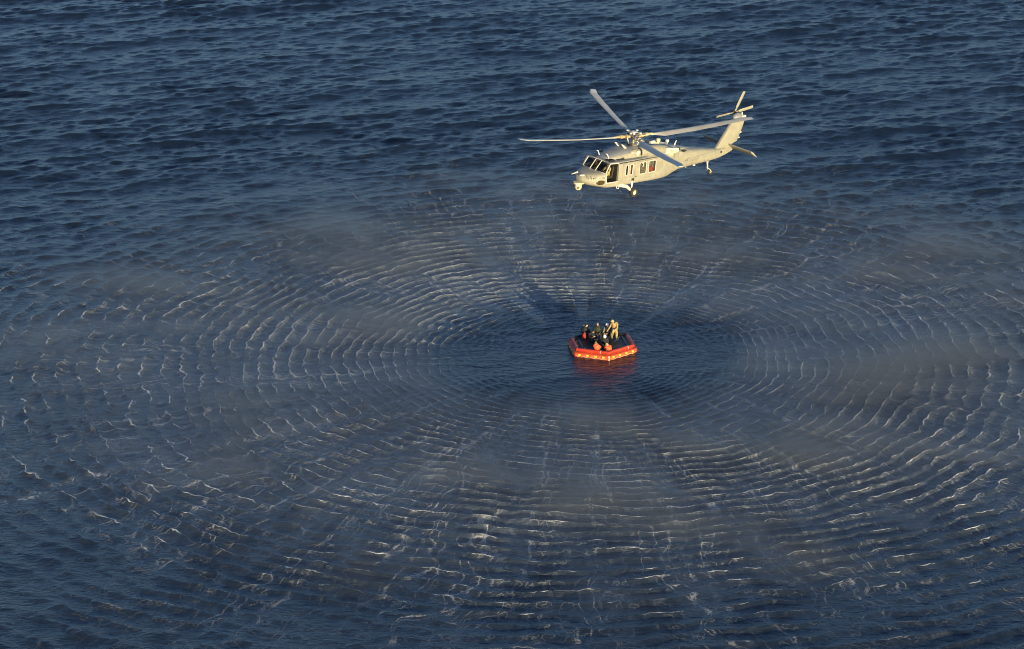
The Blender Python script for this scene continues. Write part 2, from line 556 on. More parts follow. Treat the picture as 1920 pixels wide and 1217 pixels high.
def add_ring_loft(bm, rings, cap=True, closed=True):
    """join rings (lists of points, all the same length) into a skin"""
    vr = [[bm.verts.new(p) for p in r] for r in rings]
    n = len(vr[0])
    for a, b in zip(vr[:-1], vr[1:]):
        for i in range(n if closed else n - 1):
            j = (i + 1) % n
            bm.faces.new((a[i], a[j], b[j], b[i]))
    if cap:
        bm.faces.new(vr[0][::-1])
        bm.faces.new(vr[-1])
    return vr


def frame_for(d):
    d = d.normalized()
    u = d.cross(Vector((0, 0, 1)))
    if u.length < 1e-4:
        u = Vector((1, 0, 0))
    u.normalize()
    return u, d.cross(u).normalized()


def add_tube(bm, pts, radii, seg=10, cap=True):
    pts = [Vector(p) for p in pts]
    if isinstance(radii, (int, float)):
        radii = [radii] * len(pts)
    rings = []
    u = v = None
    for i, p in enumerate(pts):
        d = (pts[min(i + 1, len(pts) - 1)] - pts[max(i - 1, 0)])
        if u is None:
            u, v = frame_for(d)
        else:
            dn = d.normalized()
            u = (u - dn * u.dot(dn)).normalized()
            v = dn.cross(u).normalized()
        rings.append([p + (u * math.cos(a) + v * math.sin(a)) * radii[i] for a in [2 * PI * k / seg for k in range(seg)]])
    add_ring_loft(bm, rings, cap)


def add_box(bm, c, s, rot=None, bev=0.0):
    m = Matrix.Translation(c)
    if rot is not None:
        m = m @ rot.to_4x4()
    r = bmesh.ops.create_cube(bm, size=1.0, matrix=m @ Matrix.Diagonal((*s, 1)))
    if bev:
        es = {e for v in r['verts'] for e in v.link_edges}
        bmesh.ops.bevel(bm, geom=list(es), offset=bev, segments=2, affect='EDGES', profile=0.6)


def add_ball(bm, c, r, seg=16, rings=10, rot=None):
    if isinstance(r, (int, float)):
        r = (r, r, r)
    m = Matrix.Translation(c)
    if rot is not None:
        m = m @ rot.to_4x4()
    bmesh.ops.create_uvsphere(bm, u_segments=seg, v_segments=rings, radius=1.0, matrix=m @ Matrix.Diagonal((*r, 1)))


def add_prism(bm, outline, axis, lo, hi):
    """outline of 2-D points swept along an axis: 'x' (y,z), 'y' (x,z), 'z' (x,y)"""
    def at(p, t):
        return {'x': (t, p[0], p[1]), 'y': (p[0], t, p[1]), 'z': (p[0], p[1], t)}[axis]
    add_ring_loft(bm, [[at(p, lo) for p in outline], [at(p, hi) for p in outline]])


def rounded(x0, x1, z0, z1, r, n=4):
    pts = []
    for cx, cz, a0 in ((x1 - r, z1 - r, 0), (x0 + r, z1 - r, 90), (x0 + r, z0 + r, 180), (x1 - r, z0 + r, 270)):
        for k in range(n + 1):
            a = math.radians(a0 + 90 * k / n)
            pts.append((cx + r * math.cos(a), cz + r * math.sin(a)))
    return pts


def add_frame_ring(bm, outer, inner, axis, lo, hi):
    def at(p, t):
        return {'x': (t, p[0], p[1]), 'y': (p[0], t, p[1]), 'z': (p[0], p[1], t)}[axis]
    rs = [[bm.verts.new(at(p, t)) for p in ol] for ol, t in ((outer, lo), (outer, hi), (inner, hi), (inner, lo))]
    n = len(outer)
    for a in range(4):
        A, B = rs[a], rs[(a + 1) % 4]
        for i in range(n):
            j = (i + 1) % n
            bm.faces.new((A[i], A[j], B[j], B[i]))


def superring(x, w, zb, zt, n, seg=40):
    zc, hh = 0.5 * (zb + zt), 0.5 * (zt - zb)
    out = []
    for k in range(seg):
        a = 2 * PI * (k + 0.5) / seg
        c, s = math.cos(a), math.sin(a)
        out.append((x, w * math.copysign(abs(c) ** (2 / n), c), zc + hh * math.copysign(abs(s) ** (2 / n), s)))
    return out


def new():
    return bmesh.new()

# ------------------------------------------------------------------ helicopter materials
GREY = paint('haze_grey_paint', (0.285, 0.28, 0.22), 0.50, 0.19, 1.9, dirt=(0.30, 0.28, 0.24))
GREY_TOP_SHADE = paint('upper_grey_shade', (0.20, 0.215, 0.235), 0.5, 0.14, 1.6)  # darker grey for top parts: their shade is worked into the paint colour
GREY_LIGHT = paint('edge_grey_paint', (0.50, 0.49, 0.445), 0.45, 0.06, 4.0)
GREY_DARK = paint('dark_grey_marking', (0.17, 0.17, 0.17), 0.6, 0.1, 4.0)
FAINT = paint('faint_marking', (0.36, 0.36, 0.335), 0.55, 0.05, 4.0)
SEAM = paint('panel_seam_grey', (0.20, 0.20, 0.19), 0.6, 0.1, 4.0)  # dark grey joint lines between skin panels
BLADE = paint('blade_paint', (0.37, 0.365, 0.345), 0.42, 0.08, 1.2)
BLADE_TIP = paint('blade_tip_paint', (0.44, 0.45, 0.46), 0.42, 0.08, 1.2)
STEEL = paint('worn_steel', (0.36, 0.33, 0.27), 0.35, 0.25, 9.0, metallic=0.6)
BRASS = paint('bronze_fitting', (0.45, 0.36, 0.20), 0.4, 0.25, 9.0, metallic=0.4)
DARKMETAL = paint('dark_metal', (0.04, 0.038, 0.036), 0.5, 0.3, 9.0, metallic=0.3)
BLACK = paint('cabin_dark', (0.018, 0.017, 0.015), 0.8, 0.3, 5.0)
RUBBER = paint('tyre_rubber', (0.030, 0.027, 0.023), 0.85, 0.25, 10.0)
WHITE = paint('white_paint', (0.80, 0.79, 0.74), 0.4, 0.03, 5.0)
YELLOWISH = paint('cream_turret_paint', (0.66, 0.60, 0.36), 0.4, 0.06, 4.0)
REDCLOTH = paint('red_cloth', (0.30, 0.030, 0.022), 0.8, 0.2, 8.0)
BROWNGLASS = paint('chin_glass', (0.055, 0.042, 0.018), 0.12, 0.4, 5.0)
SOOT = paint('soot_stain', (0.025, 0.022, 0.02), 0.8, 0.3, 6.0)


def glass_mat(name, tint, clear=0.55):
    m, N, L = new_mat(name)
    out = N.new('ShaderNodeOutputMaterial')
    t = N.new('ShaderNodeBsdfTransparent')
    t.inputs[0].default_value = (*tint, 1)
    p = N.new('ShaderNodeBsdfPrincipled')
    p.inputs['Base Color'].default_value = (0.012, 0.014, 0.018, 1)
    p.inputs['Roughness'].default_value = 0.04
    tc = N.new('ShaderNodeTexCoord')
    f = noise_node(N, L, tc.outputs['Object'], 2.5, 3.0)
    mr = math_node(N, L, 'ADD', math_node(N, L, 'MULTIPLY', f, 0.25), 1.0 - clear - 0.12)
    mx = N.new('ShaderNodeMixShader')
    L.new(mr, mx.inputs[0])
    L.new(t.outputs[0], mx.inputs[1])
    L.new(p.outputs[0], mx.inputs[2])
    L.new(mx.outputs[0], out.inputs[0])
    return m


GLASS = glass_mat('cockpit_glass', (0.75, 0.80, 0.85), 0.66)
PANE = glass_mat('cabin_window_glass', (0.10, 0.11, 0.12), 0.35)

# ------------------------------------------------------------------ helicopter
HUB = 3.6
heli_rot = (-0.04583993, -0.0771031, 3.88976962)
from mathutils import Euler
HM = Euler(heli_rot).to_matrix()
heli_hub = Vector((2.77332276, -11.83570947, 19.22324499))
heli = empty('helicopter', 'pale grey military helicopter hovering above the orange raft', 'helicopter',
             heli_hub + HM @ Vector((0, 0, -HUB)), heli_rot)


def part(name, bm, mat, smooth=False, angle=None, parent=None):
    if parent is None:
        return obj(name, bm, mat, heli, smooth, (0, 0, HUB), angle)
    return obj(name, bm, mat, parent, smooth, None, angle)


def body_y(x, z, secs):
    """half width of the lofted body at x, z"""
    for a, b in zip(secs[:-1], secs[1:]):
        if a[0] >= x >= b[0]:
            t = (a[0] - x) / (a[0] - b[0])
            w, zb, zt, n = [a[i] + (b[i] - a[i]) * t for i in (1, 2, 3, 4)]
            q = abs((z - 0.5 * (zb + zt)) / (0.5 * (zt - zb)))
            return w * max(0.0, 1 - min(q, 1.0) ** n) ** (1 / n)
    return 0.0


NOSE = [(4.64, .22, -2.24, -1.98, 2.6), (4.58, .36, -2.35, -1.92, 2.6), (4.40, .56, -2.47, -1.86, 2.8), (4.15, .76, -2.57, -1.80, 3.0),
        (3.80, .96, -2.65, -1.75, 3.6), (3.50, 1.05, -2.70, -1.72, 4.2), (3.24, 1.11, -2.74, -1.70, 5.0)]
BODY = [(2.25, 1.18, -2.80, -1.12, 7), (0.5, 1.18, -2.81, -1.12, 7), (-1.4, 1.18, -2.82, -1.13, 7), (-2.1, 1.12, -2.84, -1.12, 6.0),
        (-2.5, 1.06, -2.83, -1.12, 5.0), (-3.1, .96, -2.70, -1.12, 4.6), (-3.7, .87, -2.57, -1.16, 4.2), (-4.6, .75, -2.55, -1.32, 4.0),
        (-6.0, .57, -2.54, -1.52, 3.6), (-7.2, .42, -2.52, -1.72, 3.4), (-8.0, .33, -2.48, -1.84, 3.2), (-8.7, .24, -2.36, -1.82, 3.0)]

bm = new(); add_ring_loft(bm, [superring(*s) for s in BODY])
fuselage = part('fuselage', bm, GREY, True, 50)
bm = new(); add_ring_loft(bm, [superring(*s) for s in NOSE])
nose = part('nose', bm, GREY, True, 50)

# cockpit tub: open on the left for the doorway
bm = new()
def tub_ring(x, w, zb, ztL, ztR, n):
    pts = []
    zc, hh = -1.95, -1.95 - zb
    for k in range(25):
        a = PI * k / 24 + PI                                  # from left... under ... to right
        c, s = -math.cos(a), math.sin(a)
        y = w * math.copysign(abs(c) ** (2 / n), c)
        z = zc + hh * math.copysign(abs(s) ** (2 / n), s)
        pts.append((x, y, min(z, zc)))
    left = [(x, w, ztL)] if ztL > zc else []
    right = [(x, -w, ztR)]
    outer = [p for p in pts if not (p[1] * pts[0][1] > 0 and False)]
    return outer
outer = []
for x, w, zb in ((3.24, 1.11, -2.74), (2.75, 1.15, -2.78), (2.252, 1.18, -2.80)):
    ring = []
    for k in range(21):
        a = PI * k / 20
        c, s = math.cos(a), math.sin(a)
        y = w * math.copysign(abs(c) ** (2 / 6), c)
        z = -2.36 - (-2.36 - zb) * abs(s) ** (2 / 6)
        ring.append((x, y, z))
    ring = [(x, w - 0.05, -2.36)] + ring + [(x, -w, -1.72), (x, -w + 0.05, -1.72), (x, -w + 0.05, -2.40), (x, 0, -2.42), (x, w - 0.05, -2.40)]
    outer.append(ring)
add_ring_loft(bm, outer)
part('cockpit_floor_tub', bm, GREY, True, 40)
bm = new(); add_box(bm, (2.75, 0.02, -2.385), (0.98, 2.08, 0.02))
part('cockpit_floor', bm, BLACK)
bm = new(); add_box(bm, (2.275, 0, -1.78), (0.03, 2.10, 1.26))
part('rear_bulkhead', bm, BLACK)
bm = new(); add_box(bm, (3.17, 0, -1.95), (0.10, 1.9, 0.48), bev=0.03)
part('instrument_panel', bm, BLACK)
bm = new(); add_box(bm, (2.75, 0.0, -2.18), (0.8, 0.34, 0.4), bev=0.03)
part('centre_console', bm, BLACK)
for sy in (1, -1):
    bm = new()
    add_box(bm, (2.62, 0.56 * sy, -2.16), (0.5, 0.5, 0.14), bev=0.04)
    add_box(bm, (2.39, 0.56 * sy, -1.83), (0.12, 0.5, 0.75), Matrix.Rotation(math.radians(-8), 3, 'Y'), 0.05)
    part('pilot_seat', bm, DARKMETAL)

# windscreen: three panes between posts
def bar(bm, a, b, w=0.055):
    a, b = Vector(a), Vector(b)
    add_tube(bm, [a, b], w * 0.5, 8)

def mirror(p, sy):
    return (p[0], p[1] * sy, p[2])
BI, BO, TO, TI = (3.46, .25, -1.735), (3.27, 1.04, -1.75), (2.88, .99, -1.155), (2.92, .25, -1.12)
for sy in (1, -1):
    bm = new(); bar(bm, mirror(BI, sy), mirror(TI, sy), 0.06)
    part('windscreen_post', bm, GREY_LIGHT, True)
    bm = new(); bar(bm, mirror(BO, sy), mirror(TO, sy), 0.075)
    part('windscreen_post', bm, GREY_LIGHT, True)
    bm = new(); bar(bm, mirror(BI, sy), mirror(BO, sy), 0.06)
    part('windscreen_rail', bm, GREY_LIGHT, True)
    bm = new(); bar(bm, mirror(TI, sy), mirror(TO, sy), 0.06)
    part('windscreen_rail', bm, GREY_LIGHT, True)
    bm = new()
    vs = [bm.verts.new(mirror(p, sy)) for p in (BI, BO, TO, TI)]
    f = bm.faces.new(vs)
    bmesh.ops.solidify(bm, geom=[f], thickness=0.012)
    part('windscreen_pane', bm, GLASS)
bm = new()
f = bm.faces.new([bm.verts.new(p) for p in (BI, mirror(BI, -1), mirror(TI, -1), TI)])
bmesh.ops.solidify(bm, geom=[f], thickness=0.012)
part('windscreen_pane', bm, GLASS)
bm = new(); bar(bm, BI, mirror(BI, -1), .06)
part('windscreen_rail', bm, GREY_LIGHT, True)
bm = new(); bar(bm, TI, mirror(TI, -1), .06)
part('windscreen_rail', bm, GREY_LIGHT, True)
for sy in (0.12, -0.6, 0.7):                                   # wipers
    bm = new(); add_tube(bm, [(3.48, sy, -1.70), (3.22, sy + 0.12, -1.40)], 0.012, 6)
    part('wiper', bm, BLACK)
# cockpit roof with overhead windows
bm = new()
add_ring_loft(bm, [[(x, -w, z - .10), (x, -w, z - .02), (x, -w * .75, z + .03), (x, 0, z + .05), (x, w * .75, z + .03), (x, w, z - .02), (x, w, z - .10), (x, w - .06, z - .12), (x, -w + .06, z - .12)]
                   for x, w, z in ((2.93, 0.98, -1.12), (2.6, 1.08, -1.08), (2.252, 1.15, -1.06))])
part('cockpit_roof', bm, GREY_TOP_SHADE, True, 30)
for sy in (1, -1):
    bm = new()
    add_ring_loft(bm, [[(2.86, .42 * sy, -1.072), (2.86, .90 * sy, -1.105), (2.84, .90 * sy, -1.088), (2.84, .42 * sy, -1.055)],
                       [(2.36, .45 * sy, -1.022), (2.36, .98 * sy, -1.055), (2.38, .98 * sy, -1.035), (2.38, .45 * sy, -1.002)]])
    part('overhead_window', bm, PANE)
# left door post and sill trims, right cockpit door
bm = new()
add_tube(bm, [(3.27, 1.06, -1.75), (3.27, 1.10, -2.1), (3.22, 1.12, -2.38)], 0.045, 8)
part('door_frame', bm, GREY_LIGHT, True)
bm = new()
add_tube(bm, [(3.24, 1.12, -2.37), (2.27, 1.17, -2.37)], 0.03, 8)
part('door_sill', bm, GREY_LIGHT, True)
bm = new()
add_tube(bm, [(2.90, 1.0, -1.17), (2.26, 1.14, -1.17)], 0.035, 8)
part('door_frame', bm, GREY_LIGHT, True)
bm = new()
add_prism(bm, [(3.22, -2.36), (3.27, -1.72), (2.26, -1.72), (2.26, -2.36)], 'y', -1.15, -1.09)
add_frame_ring(bm, [(3.27, -1.72), (2.90, -1.16), (2.26, -1.16), (2.26, -1.72)], [(3.15, -1.68), (2.86, -1.22), (2.33, -1.22), (2.33, -1.68)], 'y', -1.12, -1.07)
d = part('cockpit_door', bm, GREY)
bm = new(); add_prism(bm, [(3.15, -1.68), (2.86, -1.22), (2.33, -1.22), (2.33, -1.68)], 'y', -1.10, -1.09)
part('window', bm, GLASS, parent=d)

# chin windows that follow the curve of the nose
for sy in (1, -1):
    bm = new()
    rings = []
    for rr in (1.0, 0.7, 0.35, 0.02):
        ring = []
        for k in range(24):
            a = 2 * PI * k / 24
            cx, cz = math.cos(a), math.sin(a)
            x = 3.62 + 0.34 * rr * cx
            z = -2.30 + (0.21 if cz < 0 else 0.17) * rr * math.copysign(abs(cz) ** 0.8, cz)
            y = body_y(x, z, NOSE) + (0.008 if rr < 0.99 else -0.01)
            ring.append((x, y * sy, z))
        rings.append(ring)
    add_ring_loft(bm, rings, cap=False)
    part('chin_window', bm, BROWNGLASS, True)

# doghouse over the cabin
TOPS = [(2.72, .30, -1.25, -1.02), (2.45, .58, -1.25, -.88), (2.0, .76, -1.25, -.74), (1.3, .88, -1.25, -.60), (.5, .92, -1.25, -.53), (-.4, .92, -1.25, -.53),
        (-1.3, .86, -1.25, -.64), (-2.4, .72, -1.25, -.84), (-3.4, .56, -1.30, -.98), (-4.2, .44, -1.40, -1.12), (-5.3, .22, -1.60, -1.40)]
def half_ring(x, w, zb, zt, n=3.4, seg=22):
    out = []
    for k in range(seg + 1):
        a = PI * k / seg
        c, s = math.cos(a), math.sin(a)
        out.append((x, w * math.copysign(abs(c) ** (2 / n), c) * (1 - 0.10 * s), zb + (zt - zb) * abs(s) ** (2 / n)))
    return out
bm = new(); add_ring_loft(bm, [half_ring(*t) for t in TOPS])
fair = part('engine_deck_fairing', bm, [GREY, GREY_TOP_SHADE], True, 40)
for p in fair.data.polygons:                                    # upward faces get the darker grey, shade put into the colour
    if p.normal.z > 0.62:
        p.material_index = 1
bm = new()
add_prism(bm, rounded(1.9, -.2 if False else 2.3, -1.18, -1.1, .02) if False else [(2.2, 1.0), (-1.25, 1.0), (-1.25, 1.205), (2.2, 1.205)], 'z', -1.235, -1.205)
part('door_rail', bm, GREY_DARK)
bm = new()
add_ring_loft(bm, [[(x, .86, -1.06), (x, w, -1.10), (x, w, -1.15), (x, .86, -1.15)] for x, w in ((2.15, 1.12), (1.4, 1.19), (.3, 1.19), (-.45, 1.02))])
part('roof_step', bm, GREY_TOP_SHADE)

# engines
for sy in (1, -1):
    bm = new()
    add_tube(bm, [(0.05, .70 * sy, -.84), (-.02, .70 * sy, -.84), (-.12, .70 * sy, -.84), (-.9, .70 * sy, -.88), (-1.7, .68 * sy, -.94), (-2.2, .66 * sy, -1.0)],
             [.30, .335, .35, .37, .36, .30], 28)
    eng = part('engine_nacelle', bm, GREY, True, 45)
    bm = new(); add_tube(bm, [(0.10, .70 * sy, -.84), (0.04, .70 * sy, -.84)], .275, 24)
    part('inlet', bm, SOOT, True, 45, parent=eng)
    bm = new()
    add_tube(bm, [(.82, .62 * sy, -.80), (.62, .68 * sy, -.82), (.14, .70 * sy, -.84)], [.16, .24, .235], 20)
    part('inlet_fairing', bm, GREY, True, 45, parent=eng)
    bm = new(); add_tube(bm, [(.42, .88 * sy, -.80), (.42, .955 * sy, -.80)], .16, 22)
    part('round_cover', bm, GREY_LIGHT, True, 30, parent=eng)
    bm = new()
    R3 = Matrix.Rotation(math.radians(8 * sy), 3, 'Z')
    add_ring_loft(bm, [[(x, y0 * sy, zt), (x, y1 * sy, zt - .03), (x, (y1 + .03) * sy, zb + .12), (x, (y1 - .10) * sy, zb), (x, y0 * sy, zb)]
                       for x, y0, y1, zt, zb in ((-1.95, .35, .86, -.80, -1.26), (-2.5, .35, .93, -.82, -1.36), (-3.05, .35, .92, -.90, -1.36), (-3.45, .35, .86, -.96, -1.32))])
    ex = part('exhaust_box', bm, GREY_LIGHT, True, 30)
    bm = new()
    add_tube(bm, [(-2.62, .86 * sy, -1.20), (-2.70, 1.05 * sy, -1.22), (-2.71, 1.07 * sy, -1.22)], [.20, .20, .17], 22)
    part('exhaust_port', bm, YELLOWISH, True, 40, parent=ex)
    bm = new(); add_box(bm, (-2.78, .62 * sy, -.855), (.05, .60, .02))
    part('seam', bm, SOOT, parent=ex)
    bm = new()
    add_tube(bm, [(-3.44, .60 * sy, -1.14), (-3.75, .56 * sy, -1.16)], [.16, .12], 16)
    part('tailpipe', bm, SOOT, True, parent=ex)

# windows on the left and right
def cabin_window(x0, x1, z0, z1, sy, mat, r=0.07):
    bm = new()
    add_frame_ring(bm, rounded(x0 - .045, x1 + .045, z0 - .045, z1 + .045, r + .03), rounded(x0, x1, z0, z1, r), 'y', sy * 1.150, sy * 1.199)
    w = part('cabin_window', bm, GREY_LIGHT)
    bm = new()
    add_prism(bm, rounded(x0, x1, z0, z1, r), 'y', sy * 1.150, sy * 1.184)
    part('pane', bm, mat, parent=w)
    return w
DARKPANE = paint('dark_window_pane', (0.014, 0.017, 0.020), 0.08, 0.2, 2.0)
REDPANE = paint('red_cushion_window', (0.22, 0.030, 0.024), 0.3, 0.35, 6.0)
GREENPANE = paint('green_grey_window', (0.12, 0.13, 0.10), 0.2, 0.4, 3.0)
for sy in (1, -1):
    cabin_window(1.44, 1.61, -2.05, -1.40, sy, DARKPANE, .05)
    w2 = cabin_window(1.03, 1.21, -2.05, -1.40, sy, DARKPANE, .05)
    bm = new(); add_prism(bm, rounded(1.115, 1.20, -2.03, -1.42, .03), 'y', sy * 1.18, sy * 1.190)
    part('red_strap', bm, REDPANE, parent=w2)
    w3 = cabin_window(-.20, .36, -2.12, -1.40, sy, DARKPANE, .09)
    w4 = cabin_window(-1.06, -.46, -2.12, -1.40, sy, GREENPANE, .09)
    bm = new(); add_prism(bm, rounded(-1.05, -.90, -2.11, -1.41, .05), 'y', sy * 1.18, sy * 1.189)
    part('dark_edge', bm, BLACK, parent=w4)
    bm = new()
    add_prism(bm, [(-.49, -2.08), (-.50, -1.88), (-.58, -1.76), (-.70, -1.74), (-.80, -1.82), (-.87, -1.95), (-.88, -2.08)], 'y', 1.17 * sy, 1.192 * sy)
    add_prism(bm, [(-.55, -1.98), (-.60, -1.90), (-.78, -2.02), (-.76, -2.07)], 'y', 1.19 * sy, 1.198 * sy)
    part('red_bag', bm, REDPANE, parent=w4)
    bm = new()
    add_prism(bm, [(.58, -2.58), (.58, -1.30), (-1.24, -1.30), (-1.24, -2.58)], 'y', 1.10 * sy, 1.184 * sy)
    part('cabin_door', bm, GREY)
    bm = new(); add_box(bm, (.66, 1.185 * sy, -2.24), (.15, .03, .05), bev=.01)
    part('door_handle', bm, BLACK)
    for x, z, sx, sz in ((-.95, -2.45, 1.4, .010), (.2, -2.68, 3.6, .010), (-2.2, -1.9, .010, 1.3), (-2.55, -1.55, .5, .010), (-3.4, -1.7, .010, .8), (-5.0, -2.05, .010, .7), (-6.4, -2.1, .010, .6), (1.9, -2.62, .5, .010), (1.88, -1.9, .012, 1.2), (.80, -1.95, .012, 1.2), (1.35, -2.2, 1.05, .012), (-1.75, -1.95, .012, 1.3), (-1.5, -1.62, .4, .012), (-1.5, -2.0, .4, .012)):
        bm = new()
        add_box(bm, (x, (body_y(x, z, BODY) + .002) * sy, z), (sx, .012, sz))
        part('panel_seam', bm, SEAM)
    for x, z, sx, sz in ((-7.55, -2.13, .02, .7), (-6.0, -1.86, 3.0, .018), (-3.0, -1.9, .012, 1.2)):
        steps = 12 if sx > 1 else 1
        bm = new()
        for k in range(steps):
            xx = x - sx / 2 + sx * (k + .5) / steps
            add_box(bm, (xx, (body_y(xx, z, BODY) + .001) * sy, z), (sx / steps, .012, sz), Matrix.Rotation(math.radians(7.6 * sy if sx > 1 else 0), 3, 'Z'))
        part('panel_seam', bm, SEAM)
    bm = new()
    tri = [(-4.02, -2.0), (-4.56, -1.82), (-4.56, -2.06)]
    add_ring_loft(bm, [[(x, (body_y(x, z, BODY) - .01) * sy, z) for x, z in tri], [(x, (body_y(x, z, BODY) + .006) * sy, z) for x, z in tri]])
    part('triangle_marking', bm, GREY_DARK)

# lettering, cut as thin plates and laid on the skin
def text_plate(s, size, name, mat, place, parent=None, shear=0.0):
    cu = bpy.data.curves.new(name, 'FONT')
    cu.body = s
    cu.size = size
    cu.align_x = 'CENTER'
    cu.align_y = 'CENTER'
    cu.shear = shear
    cu.resolution_u = 2
    tmp = bpy.data.objects.new(name, cu)
    COL.objects.link(tmp)
    dg = bpy.context.evaluated_depsgraph_get()
    me = bpy.data.meshes.new_from_object(tmp.evaluated_get(dg))
    bpy.data.objects.remove(tmp)
    bm = new()
    bm.from_mesh(me)
    bpy.data.meshes.remove(me)
    bmesh.ops.triangulate(bm, faces=bm.faces[:])
    bmesh.ops.subdivide_edges(bm, edges=bm.edges[:], cuts=1)
    for v in bm.verts:
        v.co = Vector(place(v.co.x, v.co.y))
    r = bmesh.ops.extrude_face_region(bm, geom=bm.faces[:])
    return part(name, bm, mat, parent=parent)

for sy in (1, -1):
    def on_nose(x0, z0):
        return lambda u, v: (x0 - sy * u * 0.92 * (1 if sy > 0 else 1), sy * (body_y(x0 - sy * u * 0.92, z0 + v, NOSE) + .012), z0 + v)
    text_plate('44', .34, 'nose_number', GREY_DARK, on_nose(4.30, -2.02), nose)
    def on_tail(u, v):
        x, z = -5.35 - sy * u, -2.02 + v
        return (x, sy * (body_y(x, z, BODY) + .004), z)
    text_plate('NAVY', .42, 'tail_lettering', FAINT, on_tail)
    for x0, x1, z0, z1 in ((3.98, 3.90, -2.06, -1.96), (3.92, 3.62, -1.965, -1.93), (3.86, 3.64, -2.05, -2.01), (3.60, 3.36, -1.975, -1.94), (3.56, 3.34, -2.05, -2.01), (3.40, 3.35, -2.03, -1.96)):
        pts = [(x0, z0), (x1, z0), (x1, z1), (x0, z1)]
        bm = new()
        add_ring_loft(bm, [[(x, (body_y(x, z, NOSE) - .01) * sy, z) for x, z in pts], [(x, (body_y(x, z, NOSE) + .008) * sy, z) for x, z in pts]])
        part('cockpit_marking', bm, GREY_DARK, parent=nose)
bm = new()
pa = [(.13 - .10 * math.cos(math.radians(a)), -1.50 + .085 * math.sin(math.radians(a))) for a in range(150, -60, -30)]
pa = [(.16, -1.46), (.12, -1.43), (.06, -1.43), (.03, -1.48), (.05, -1.55), (.03, -1.61), (.08, -1.66), (.13, -1.66)]
add_tube(bm, [(x, 1.188, z) for x, z in pa], .016, 6)
part('white_window_mark', bm, WHITE)

# tail fin, stabilator
bm = new()
FIN = [(-7.85, -1.82), (-9.20, -.10), (-9.42, -.02), (-10.05, -.02), (-10.36, -.21), (-10.22, -.62), (-10.04, -1.04), (-9.82, -1.55), (-9.20, -1.74), (-9.46, -2.16), (-8.9, -2.36), (-8.0, -2.48)]
cx, cz = -9.1, -1.2
def fin_ring(y, k):
    return [(cx + (x - cx) * k, y, cz + (z - cz) * k) for x, z in FIN]
add_ring_loft(bm, [fin_ring(-.13, .86), fin_ring(-.11, .95), fin_ring(-.04, 1.0), fin_ring(.04, 1.0), fin_ring(.11, .95), fin_ring(.13, .86)])
part('tail_fin', bm, GREY, True, 28)
bm = new()
add_box(bm, (-10.2, .05, .08), (.42, .20, .18), bev=.05)
part('tail_light_housing', bm, GREY_LIGHT)
for x, z, sx, sz in ((-10.13, -1.0, .16, .09), (-10.01, -1.35, .16, .09), (-10.1, .25, .07, .26)):
    bm = new(); add_box(bm, (x, 0.01, z), (sx, .10, sz), bev=.02)
    part('tail_light', bm, GREY_LIGHT)
bm = new(); add_ball(bm, (-9.88, -.12, .05), (.48, .26, .28), 20, 12)
part('tail_gearbox_fairing', bm, GREY_TOP_SHADE, True)
bm = new()
add_tube(bm, [(-8.14, .15, -2.03), (-8.14, .345, -2.03)], .07, 12)
part('vent_hole', bm, SOOT)
bm = new()
c, s = math.cos(math.radians(36)), math.sin(math.radians(36))
prof = []
for u, t in ((0, 0), (.06, .05), (.3, .07), (.7, .045), (1.0, .008), (.7, -.035), (.3, -.05), (.06, -.04)):
    L_ = u * .86
    prof.append((-8.95 - L_ * c - t * s * -1 * -1, -1.62 - L_ * s + t * c))
add_ring_loft(bm, [[(x - .10 * abs(y) / 2.19 * 0, y, z) for x, z in prof] for y in (-2.19, -2.0, -.12, .12, 2.0, 2.19)])
stab = part('stabilator', bm, GREY, True, 30)

